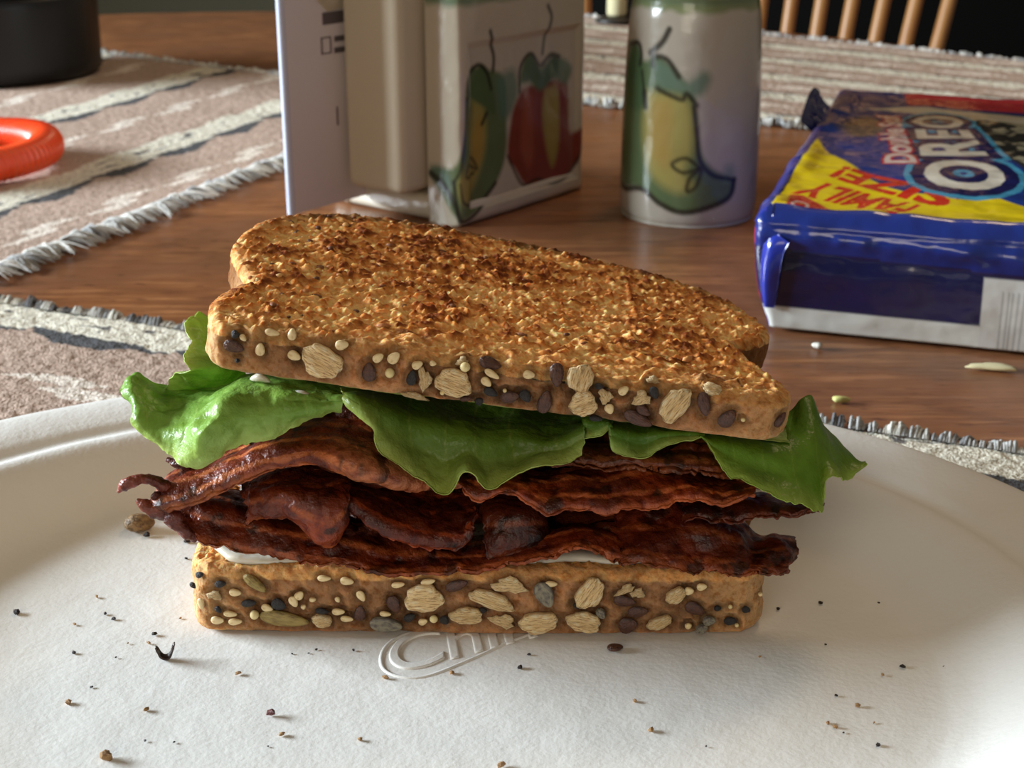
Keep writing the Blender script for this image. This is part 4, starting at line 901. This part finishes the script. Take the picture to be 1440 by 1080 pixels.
# mail: a folded sheet sticking out at the left of the holder
pb = P(413, 303, (A0 + bx * .058).y - .04)
mp = Mi @ G(412, 303, .004); 
ml = tag(empty('mail_letter', Ml @ Vector((mp.x, .0600, .012)), rz), 'folded printed letter standing in the napkin holder and sticking out left', 'paper')
W_ = .09 - mp.x
def at_mail(px, py):
    Mm = Matrix.Translation(Ml @ Vector((mp.x, .0600, .012))) @ Matrix.Rotation(rz, 4, 'Z'); I = Mm.inverted(); o = I @ Vector((0, 0, CAMZ)); d = I.to_3x3() @ ray(px, py); return o + d * (-o.y / d.y)
q = at_mail(413, 302); x_l, z_b = q.x, q.z
msheet = bm_obj('front_sheet', box_bm(W_, .0006, .17, .0002, 1, (x_l + W_ / 2, 0, z_b + .085)), M_paper, ml)
bm_obj('inner_sheet', box_bm(W_, .0006, .172, .0002, 1, (x_l + W_ / 2 - .0003, .0012, z_b + .086)), M_paper, ml)
V, q_ = tube([Vector((x_l - .0002, .0012 + .0, z_b + t * .17)) for t in np.linspace(0, 1, 12)], .0018, 10); link('fold_edge', mesh_np('fold_edge', V, q_), mat('mail_edge', lin((200, 206, 226)), .6), ml)
mb = MB()
def mbox(x0, z0, x1, z1):
    bm = box_bm(abs(x1 - x0), .0003, abs(z1 - z0), loc=((x0 + x1) / 2, -.0005, (z0 + z1) / 2)); V = np.array([tuple(v.co) for v in bm.verts]); Q = np.array([[v.index for v in f.verts] for f in bm.faces]); bm.free(); link('printed_mark', mesh_np('printed_mark', V, Q, False), M_ink, msheet)
def mline(pa, pb_, w=.0005): 
    a, b = at_mail(*pa), at_mail(*pb_); mbox(a.x - w / 2, min(a.z, b.z) - w / 2, b.x + w / 2, max(a.z, b.z) + w / 2)
c00, c10, c01 = at_mail(450, 53), at_mail(464, 52), at_mail(450, 77)
for (xa, za, xb, zb) in [(c00.x, c00.z, c10.x, c00.z - .0005), (c00.x, c01.z, c10.x, c01.z + .0005), (c00.x, c01.z, c00.x + .0006, c00.z), (c10.x - .0006, c01.z, c10.x, c00.z)]: mbox(xa, za, xb, zb)
for (x1, y1, x2, y2) in [(469, 51, 486, 56), (469, 67, 486, 72), (452, 18, 488, 30)]:
    a, b = at_mail(x1, y1), at_mail(x2, y2); mbox(a.x, a.z, b.x, b.z)
a, b = at_mail(472, 150), at_mail(474, 176); mbox(a.x, b.z, a.x + .0008, a.z)
a = at_mail(443, -40); b = at_mail(500, 16)
bm = bmesh.new(); vs = [bm.verts.new((at_mail(*p_).x, -.0009, at_mail(*p_).z)) for p_ in [(443, -60), (443, 0), (458, 16), (500, 5), (500, -60)]]; f = bm.faces.new(vs); bmesh.ops.solidify(bm, geom=[f], thickness=.0003); bm_obj('cream_flap', bm, M_paper_in, ml, False)

# ============================================================ CERAMIC JAR
JB = G(965, 322, 0); jd = Vector((JB.x, JB.y, 0)).normalized(); JR = .0317; jc = Vector((JB.x, JB.y, 0)) + jd * JR
jar = tag(empty('ceramic_jar', jc, 0), 'cream ceramic shaker jar painted with a green chili pepper beside the napkin holder', 'jar')
prof = [(0, .0), (.0285, .0), (.0305, .0012), (.0318, .005), (.0320, .02), (.0318, .04), (.0312, .06), (.0303, .08), (.0295, .092), (.0286, .0975), (.0283, .1005), (.0290, .103), (.0296, .1055), (.0290, .108), (.0283, .110), (.0286, .114), (.028, .12), (.024, .126), (.012, .131), (0, .132)]
pp = crom(np.array(prof), 260); nth = 320; th = np.linspace(0, 2 * math.pi, nth, endpoint=False)
V = np.stack([pp[:, 0][:, None] * np.cos(th), pp[:, 0][:, None] * np.sin(th), np.repeat(pp[:, 1][:, None], nth, 1)], -1)
base_ang = math.atan2(-jd.y, -jd.x)
TH = (np.arctan2(V[..., 1], V[..., 0]) - base_ang + math.pi) % (2 * math.pi) - math.pi; U_ = TH * 31.0; Zz = V[..., 2] * 1000
def jar_uv(px, py):
    d = ray(px, py); o = Vector((0, 0, CAMZ)); R = .0308
    ox, oy = o.x - jc.x, o.y - jc.y; a = d.x ** 2 + d.y ** 2; b = 2 * (ox * d.x + oy * d.y); c = ox * ox + oy * oy - R * R; D = max(b * b - 4 * a * c, 0)
    t = (-b - math.sqrt(D)) / (2 * a); q = o + d * t; an = (math.atan2(q.y - jc.y, q.x - jc.x) - base_ang + math.pi) % (2 * math.pi) - math.pi
    return (an * 31.0, q.z * 1000)
def jp(*pts): return [jar_uv(*p) for p in pts]
C = np.ones(V.shape[:2] + (3,)) * np.array(lin((180, 172, 156)))
C = p_poly(C, U_, Zz, jp((884, 60), (905, 85), (925, 78), (950, 100), (975, 130), (982, 165), (985, 210), (1000, 235), (1030, 255), (1022, 280), (985, 296), (950, 298), (925, 282), (900, 262), (878, 262), (868, 255), (868, 200), (874, 120)), (92, 110, 74), 2.5)
C = p_poly(C, U_, Zz, jp((910, 128), (950, 132), (972, 150), (975, 200), (965, 240), (975, 262), (950, 270), (915, 240), (905, 180)), (160, 150, 84), 5)
C = p_poly(C, U_, Zz, jp((920, 140), (944, 145), (946, 190), (940, 235), (920, 220), (916, 175)), (168, 140, 76), 5, .8)
C = p_poly(C, U_, Zz, jp((915, 80), (945, 95), (965, 115), (990, 100), (1000, 112), (985, 135), (960, 130), (925, 120)), (98, 122, 104), 4, .9)
C = p_poly(C, U_, Zz, jp((876, 60), (896, 62), (905, 110), (905, 150), (885, 150), (872, 120)), (76, 100, 66), 3)
C = p_poly(C, U_, Zz, jp((1018, 232), (1028, 232), (1030, 252), (1014, 252)), (112, 138, 120), 4, .7)
for pts, wd in [(jp((940, 42), (930, 60), (914, 74)), 2.2), (jp((884, 62), (896, 60), (901, 75), (900, 90)), 1.8), (jp((918, 92), (920, 80), (938, 84), (955, 108)), 1.8), (jp((924, 124), (945, 135), (960, 140), (966, 132), (980, 148)), 1.6), (jp((907, 130), (909, 150)), 2.4), (jp((903, 100), (907, 130)), 1.2),
                (jp((976, 150), (980, 190), (984, 225), (1000, 245), (1020, 250), (1030, 252)), 1.6), (jp((1030, 252), (1024, 275), (998, 290), (960, 298), (930, 286), (905, 265), (882, 264), (870, 248)), 2.0), (jp((868, 150), (866, 200), (870, 248)), 1.2),
                (jp((984, 236), (965, 222), (946, 230), (960, 242), (984, 236)), 1.3), (jp((984, 238), (970, 250), (966, 268), (978, 262), (986, 240)), 1.3)]:
    C = p_line(C, U_, Zz, pts, wd * 1.3, (34, 32, 20), 1.3, .92)
gm = np.clip((Zz - 94.5 + 1.2 * vnoise(U_ / 6, Zz / 6, U_ * 0)) / 2.5, 0, 1); C = blend(C, gm, (128, 138, 96)); C = blend(C, np.clip(1 - np.abs(Zz - 105.5) / 2.6, 0, 1), (176, 178, 118), .8)
C = blend(C, np.clip(1 - np.abs(Zz - 100) / 3, 0, 1), (96, 116, 88), .8)
link('body', mesh_np('body', V, grid_quads(260, nth, False, True, flip=True), col=C), M_ceramic, jar)
jbody = bpy.data.objects[[o.name for o in jar.children][0]]
for k in range(7):
    a = k * 2 * math.pi / 6; r = .008 if k < 6 else 0; Vv, qq = lathe([(0, .0005), (.0012, .0005), (.0012, -.001), (0, -.001)], 10); o = link('shaker_hole', mesh_np('shaker_hole', Vv, qq), M_iron, jbody); o.location = (r * math.cos(a), r * math.sin(a), .1318)

# ============================================================ COOKIE PACKAGE
K0 = G(1086, 467, 0); K1 = G(1440, 503, 0); kx = (K1 - K0); kx.z = 0; kx.normalize(); krz = math.atan2(kx.y, kx.x)
PKW, PKD, PKH = 180.0, 258.0, 46.0
pk = tag(empty('cookie_package', K0 + Vector((-.0035, .001, .0008)), krz), 'blue and yellow plastic package of sandwich cookies on the right of the table', 'package')
Mk = Matrix.Translation(K0 + Vector((-.0035, .001, .0008))) @ Matrix.Rotation(krz, 4, 'Z'); Ki = Mk.inverted()
def pack_uv(px, py, z=.0452):
    o = Ki @ Vector((0, 0, CAMZ)); d = Ki.to_3x3() @ ray(px, py); q = o + d * ((z - o.z) / d.z); return (q.x * 1000, q.y * 1000)
def kp(*pts):
    r = []
    for p in pts:
        x, y = pack_uv(*p); r.append((x if x > 90 else (x + 6.5) / (1 + 6.5 / 90), y))
    return r
# outline (rounded rectangle), rings: bottom -> side -> shoulder -> top
def rrect(w_, d_, r, n):
    pts = []; per = 2 * (w_ + d_) - 8 * r + 2 * math.pi * r
    segs = [((r, 0), (w_ - r, 0)), ('c', (w_ - r, r), -90), ((w_, r), (w_, d_ - r)), ('c', (w_ - r, d_ - r), 0), ((w_ - r, d_), (r, d_)), ('c', (r, d_ - r), 90), ((0, d_ - r), (0, r)), ('c', (r, r), 180)]
    for s_ in segs:
        if s_[0] == 'c':
            for k in range(10): a = rad(s_[2] + 90 * k / 10); pts.append((s_[1][0] + r * math.cos(a), s_[1][1] + r * math.sin(a)))
        else:
            L = math.hypot(s_[1][0] - s_[0][0], s_[1][1] - s_[0][1]); m_ = int(L / .62)
            for k in range(m_): pts.append((s_[0][0] + (s_[1][0] - s_[0][0]) * k / m_, s_[0][1] + (s_[1][1] - s_[0][1]) * k / m_))
    return np.array(pts)
oc = rrect(PKW, PKD, 4.0, 0); N = len(oc); cc = np.array([PKW / 2, PKD / 2]); nr = np.roll(oc, -1, 0) - np.roll(oc, 1, 0); nr = np.stack([nr[:, 1], -nr[:, 0]], -1); nr /= np.linalg.norm(nr, axis=1)[:, None]
rings = [(0.0, 0), (.5, 0), (.97, 0)]; R = 6.0
VV = []; kd = []
for f, z in rings: VV.append(np.concatenate([cc + (oc - nr * 2 - cc) * f, np.full((N, 1), z)], 1)); kd.append(0)
for k in range(1, 45):
    z = PKH - 1.5 - R; zz = z * k / 44; bulge = 2.0 * math.sin(math.pi * min(1, zz / PKH)) - 1.2
    VV.append(np.concatenate([oc + nr * bulge, np.full((N, 1), zz)], 1)); kd.append(1)
for k in range(1, 13):
    a = k / 12 * math.pi / 2; VV.append(np.concatenate([oc + nr * (-R + R * math.cos(a) - 1.2 + 1.6), np.full((N, 1), PKH - R - 1.5 + R * math.sin(a))], 1)); kd.append(1.5)
inn = oc - nr * (R - .4)
KR = 165
for k in range(KR):
    f = 1 - (k + .5) / KR; f2 = f; VV.append(np.concatenate([cc + (inn - cc) * f2, np.full((N, 1), PKH - 1.5)], 1)); kd.append(2)
V = np.array(VV); kd = np.array(kd)[:, None] * np.ones((1, N)); X, Y, Z = V[..., 0], V[..., 1], V[..., 2]
dd = np.minimum(np.minimum(X, PKW - X), np.minimum(Y, PKD - Y))
q3 = V / 1000
wr = fbm(q3, 26, 3, 2)
top = (kd > 1.2)
Z2 = Z + np.where(top, 1.0 * wr + 1.4 * np.exp(-((dd - 6) / 5.0) ** 2) * (.6 + fbm(q3 * [1, 1, 0], 14, 2, 4)), 0)
# crease along the front just under the shoulder, and soft wrinkles on the sides
front = np.clip(1 - Y / 4, 0, 1)
yo = -1.9 * front * np.exp(-((Z - 37 + X * .03) / 4.0) ** 2) * (1 + 1.2 * fbm(q3 * [1, 0, 1], 14, 3, 7)) + .3 * front * np.exp(-((Z - 31 + X * .045) / 2.0) ** 2)
yo = yo + front * .5 * fbm(q3 * [.6, 1, 1.6], 11, 2, 9)
xo = np.where((X < 6) & (kd > .5) & (kd < 1.8), 1.4 * fbm(q3, 14, 3, 13), 0)
C = np.ones(V.shape[:2] + (3,)) * np.array(lin((20, 42, 116)))
isT = kd > 1.7
Cx = C.copy()
YEL = (242, 214, 30); RED = (206, 50, 50)
# printed art on the top face, laid out in package coordinates
Cx = blend(Cx, np.clip(fbm(q3 * [1, 1, 0], 30, 2, 21) + .2, 0, 1), (40, 84, 160), .6)
Cx = p_poly(Cx, X, Y, kp((1150, 160), (1215, 142), (1300, 150), (1440, 172), (1500, 190), (1500, 300), (1400, 280), (1300, 262), (1230, 240), (1170, 215), (1150, 190)), (34, 60, 134), 6)
Cx = p_poly(Cx, X, Y, kp((1180, 176), (1200, 164), (1225, 162), (1245, 172), (1240, 186), (1212, 190), (1190, 186)), (112, 96, 70), 6, .85)
Cx = p_poly(Cx, X, Y, kp((1340, 158), (1500, 172), (1500, 262), (1425, 226), (1385, 196), (1352, 170)), (44, 44, 40), 2)
ckn = fbm(q3 * [1, 1, 0], 5, 2, 17); ck = poly_in(X, Y, kp((1345, 160), (1500, 174), (1500, 258), (1425, 222), (1388, 194))); Cx = blend(Cx, ck * np.clip((ckn - .05) * 6, 0, 1), (176, 168, 140), .8)
Cx = p_poly(Cx, X, Y, kp((1210, 150), (1290, 150), (1500, 166), (1500, 176), (1400, 168), (1290, 158)), (226, 220, 200), 1.5, .9, False)
Cx = p_poly(Cx, X, Y, kp((1270, 128), (1600, 146), (1600, 166), (1276, 147)), (204, 62, 72), 1.2, 1, False)
yel = kp((1076, 300), (1082, 292), (1110, 235), (1138, 172), (1146, 172), (1150, 192), (1165, 212), (1200, 231), (1228, 250), (1262, 264), (1300, 270), (1345, 272), (1376, 267), (1410, 278), (1500, 310), (1500, 330), (1350, 310))
Cx = p_poly(Cx, X, Y, yel, YEL, .8, 1, True)
Cx = p_poly(Cx, X, Y, kp((1104, 292), (1110, 270), (1130, 272), (1168, 292), (1175, 300), (1100, 300)), (200, 40, 40), .8, 1, False)
def stamp(Cx, txt, quad, c, off=0.0, a=1.0, shear=0.0, sp=1.0):
    base = text_tris(txt, 0, shear, sp); lo = base[0].min(0); hi = base[0].max(0)
    f = homog(kp(*quad), [(0, 0), (1, 0), (1, 1), (0, 1)]); s_, t_ = f(X, Y)
    T = text_tris(txt, off, shear, sp); m = raster(T, lo[0] + s_ * (hi[0] - lo[0]), lo[1] + t_ * (hi[1] - lo[1])) & isT
    Cx = blend(Cx, m.astype(float), c, a); return Cx
Q1 = [(1424, 263), (1346, 161), (1284, 161), (1308, 263)]
Cx = stamp(Cx, 'FAMILY', [(1292, 286), (1150, 252), (1116, 268), (1258, 300)], (214, 50, 34), .04)
Cx = stamp(Cx, 'SIZE!', [(1356, 270), (1188, 233), (1166, 246), (1322, 288)], (214, 50, 34), .04)
for off, c in ((.22, (76, 160, 196)), (.155, (26, 30, 84)), (.028, (226, 220, 204))): Cx = stamp(Cx, 'OREO', Q1, c, off, 1, 0, 1.12)
Q2 = [(1288, 226), (1262, 160), (1234, 160), (1245, 226)]
for off, c in ((.10, (196, 44, 60)), (.03, (232, 216, 208))): Cx = stamp(Cx, 'Double Stuf', Q2, c, off)
lg = kp((1113, 288), (1120, 281), (1132, 284), (1134, 290), (1122, 294)); Cx = p_line(Cx, X, Y, lg + [lg[0]], .9, (240, 220, 210), .5)
C = np.where((kd > 1.7)[..., None], Cx, C)
# side prints
fr_ = (Y < 3) & (kd < 1.4); C = blend(C, (fr_ & (Z < 31 - X * .03)).astype(float), (18, 22, 66))
C = blend(C, (fr_ & (Z < 9.5)).astype(float), (206, 206, 198)); 
xr = pack_uv(1384, 440, .02); XR = 75.0
panel = fr_ & (X > XR) & (Z < 27); C = blend(C, panel.astype(float), (198, 196, 190))
C = blend(C, (panel & (((X * 1.3) % 2.2) < .8) & (Z < 22) & (X > XR + 5)).astype(float), (150, 148, 144), .8); C = blend(C, (panel & ((Z % 3) < .5) & (Z > 21)).astype(float), (140, 138, 136), .8)
lf = (X < 3.5) & (kd < 1.8) & (Y > 2); C = blend(C, lf.astype(float), (44, 52, 140)); tri = lf & (Y > 1.5) & (Y < 26) & (Z < 38 - .3 * Y) & (Z > 10 + .6 * Y); C = blend(C, tri.astype(float), (204, 50, 76))
bk = (Y > PKD - 3) & (kd < 1.8); C = blend(C, bk.astype(float), (204, 62, 72))
V[..., 0] = X + xo - 6.5 * np.clip(Z / PKH, 0, 1) * np.clip(1 - X / 90, 0, 1); V[..., 1] = Y + yo; V[..., 2] = Z2
link('wrapper', mesh_np('wrapper', V / 1000, grid_quads(len(V), N, False, True, flip=True), col=C), M_pack, pk)
# gusset fold at the near left corner and the crimped seal at the far left
def ksheet(name, cols, c, disp=((.0008, 6, 2),), th_=.0004, seed=3):
    me = sheet([[Vector(p) / 1000 for p in cl] for cl in cols], 50, 24, th_, disp, seed=seed, colf=lambda u, v, B, n: np.ones(u.shape + (3,)) * np.array(lin(c)) * (1 + .2 * fbm(B, 4, 2))[..., None]); return link(name, me, M_pack, pk)
ksheet('corner_fold', [[(3, 1, 38), (4, -1.5, 36), (8, -3, 34)], [(-1, 0, 32), (1.5, -3, 31), (6, -3.2, 29)], [(-1.5, -1, 20), (.5, -3.5, 20), (5, -2.6, 19)], [(0, -1, 9), (1, -2, 9), (4, -1.6, 9)]], (34, 50, 150), ((.0004, 8, 2),))
ksheet('crimped_seal', [[(-8, 206, 30), (-13, 206, 34), (-17, 205, 38)], [(-8, 214, 33), (-13, 215, 38), (-17, 216, 44)], [(-7, 222, 36), (-12, 224, 42), (-15, 225, 50)], [(-4, 230, 38), (-8, 231, 42), (-11, 232, 45)]], (22, 30, 90), ((.0016, 6, 2),))

# ============================================================ ORANGE COIL, BLACK CANISTER, CANDLE
oc_ = G(4, 262, .0035)
coil = tag(empty('orange_coil_ring', (-.290, .761, .0035)), 'bright orange spiral coil ring lying on the left placemat', 'ring')
R0, r0 = .0460, .0088
n = 1600; t = np.linspace(0, 2 * math.pi, n, endpoint=False); m_ = 30; a = np.linspace(0, 2 * math.pi, m_, endpoint=False)
cen = np.stack([R0 * np.cos(t), R0 * np.sin(t), .0086 + .0012 * np.sin(t + 1)], -1)
rr_ = r0 * (1 + .035 * np.cos(84 * t[:, None] + a[None, :])) * (1 + .06 * np.sin(3 * t))[:, None]
V = cen[:, None] + (rr_ * np.cos(a))[..., None] * np.stack([np.cos(t), np.sin(t), 0 * t], -1)[:, None] + (rr_ * np.sin(a))[..., None] * np.array([0, 0, 1.0])
link('coil_loop', mesh_np('coil_loop', V, grid_quads(n, m_, True, True)), M_orange, coil)
cc_ = G(2, 121, .003); can = tag(empty('black_canister', (-.366, cc_.y + .055, .0035)), 'black plastic canister standing on the left placemat, cut by the picture edge', 'canister')
V, q = lathe([(0, 0), (.066, 0), (.070, .003), (.0705, .01), (.0712, .050), (.0712, .0555), (.0700, .057), (0, .057)], 96); link('body', mesh_np('body', V, q), M_blackplastic, can)
V, q = lathe([(0, .057), (.0685, .057), (.0690, .060), (.0690, .12), (.066, .126), (0, .128)], 96); link('lid', mesh_np('lid', V, q), M_blackplastic, can)
def curved_panel(name, a0, a1, m_):
    a = np.linspace(a0, a1, 16); V = np.array([[(.0694 * math.cos(x), .0694 * math.sin(x), z) for z in (.0590, .065, .10, .118)] for x in a]); link(name, mesh_np(name, V, grid_quads(16, 4)), m_, can)
curved_panel('painted_reflection', rad(-92), rad(-63), M_reflection); curved_panel('amber_strip', rad(-58), rad(-50), M_amber)  # blue reflection on the lid is put in as a coloured panel
cp = G(864, 29, .0035); cnd = tag(empty('candle', (.0935, 1.352, .003)), 'small cream candle in a dark curved holder beyond the far placemat', 'candle')
V, q = lathe([(0, .006), (.0082, .006), (.0088, .008), (.0088, .075), (.008, .077), (0, .077)], 32); link('wax', mesh_np('wax', V, q), M_candle, cnd)
V, q = lathe([(0, 0), (.018, 0), (.020, .002), (.012, .005), (0, .006)], 32); link('stand', mesh_np('stand', V, q), M_iron, cnd)
V, q = tube(crom([(.006, 0, .004), (.015, 0, .012), (.021, 0, .03), (.022, 0, .06), (.020, 0, .075)], 20), .0032, 8); link('handle', mesh_np('handle', V, q), M_iron, cnd)

# ============================================================ SPINDLE CHAIR behind the table
ch = tag(empty('spindle_chair', (.215, 1.60, -.76), rad(-14)), 'light wooden spindle back chair pushed in behind the table', 'chair')
V, q = lathe([(0, .43), (.20, .43), (.225, .438), (.228, .45), (.22, .462), (.16, .466), (0, .458)], 48); V = V.copy(); V[..., 1] -= .14; link('seat', mesh_np('seat', V, q), M_chair, ch)
tops = []
NS = 15
for k in range(NS):
    f = (k - (NS - 1) / 2) / ((NS - 1) / 2); bx_ = .18 * f; tx = .27 * f + .02; by = .06 - .05 * f * f; ty = .16 - .04 * f * f
    tz = 1.12 - .06 * f * f
    p = crom([(bx_, by - .05, .455), (bx_ + (tx - bx_) * .4, by + .0, .68), (tx, ty, tz)], 16); V, q = tube(p, np.interp(np.linspace(0, 1, 16), [0, .35, .6, 1], [.0065, .0078, .0072, .0055]), 12)
    link('spindle', mesh_np('spindle', V, q), M_chair, ch); tops.append((tx, ty, tz))
V, q = tube(crom(tops, 40), .013, 14); link('crest_rail', mesh_np('crest_rail', V, q), M_chair, ch)
for sx in (-1, 1):
    for sy in (-1, 1):
        p = crom([(sx * .12, -.14 + sy * .12, .44), (sx * .17, -.14 + sy * .17, .22), (sx * .20, -.14 + sy * .20, 0.0)], 12); V, q = tube(p, np.interp(np.linspace(0, 1, 12), [0, .4, 1], [.014, .02, .011]), 12); link('leg', mesh_np('leg', V, q), M_chair, ch)
    V, q = tube([Vector((sx * .165, -.30, .2)), Vector((sx * .165, .02, .2))], .008, 10); link('stretcher', mesh_np('stretcher', V, q), M_chair, ch)
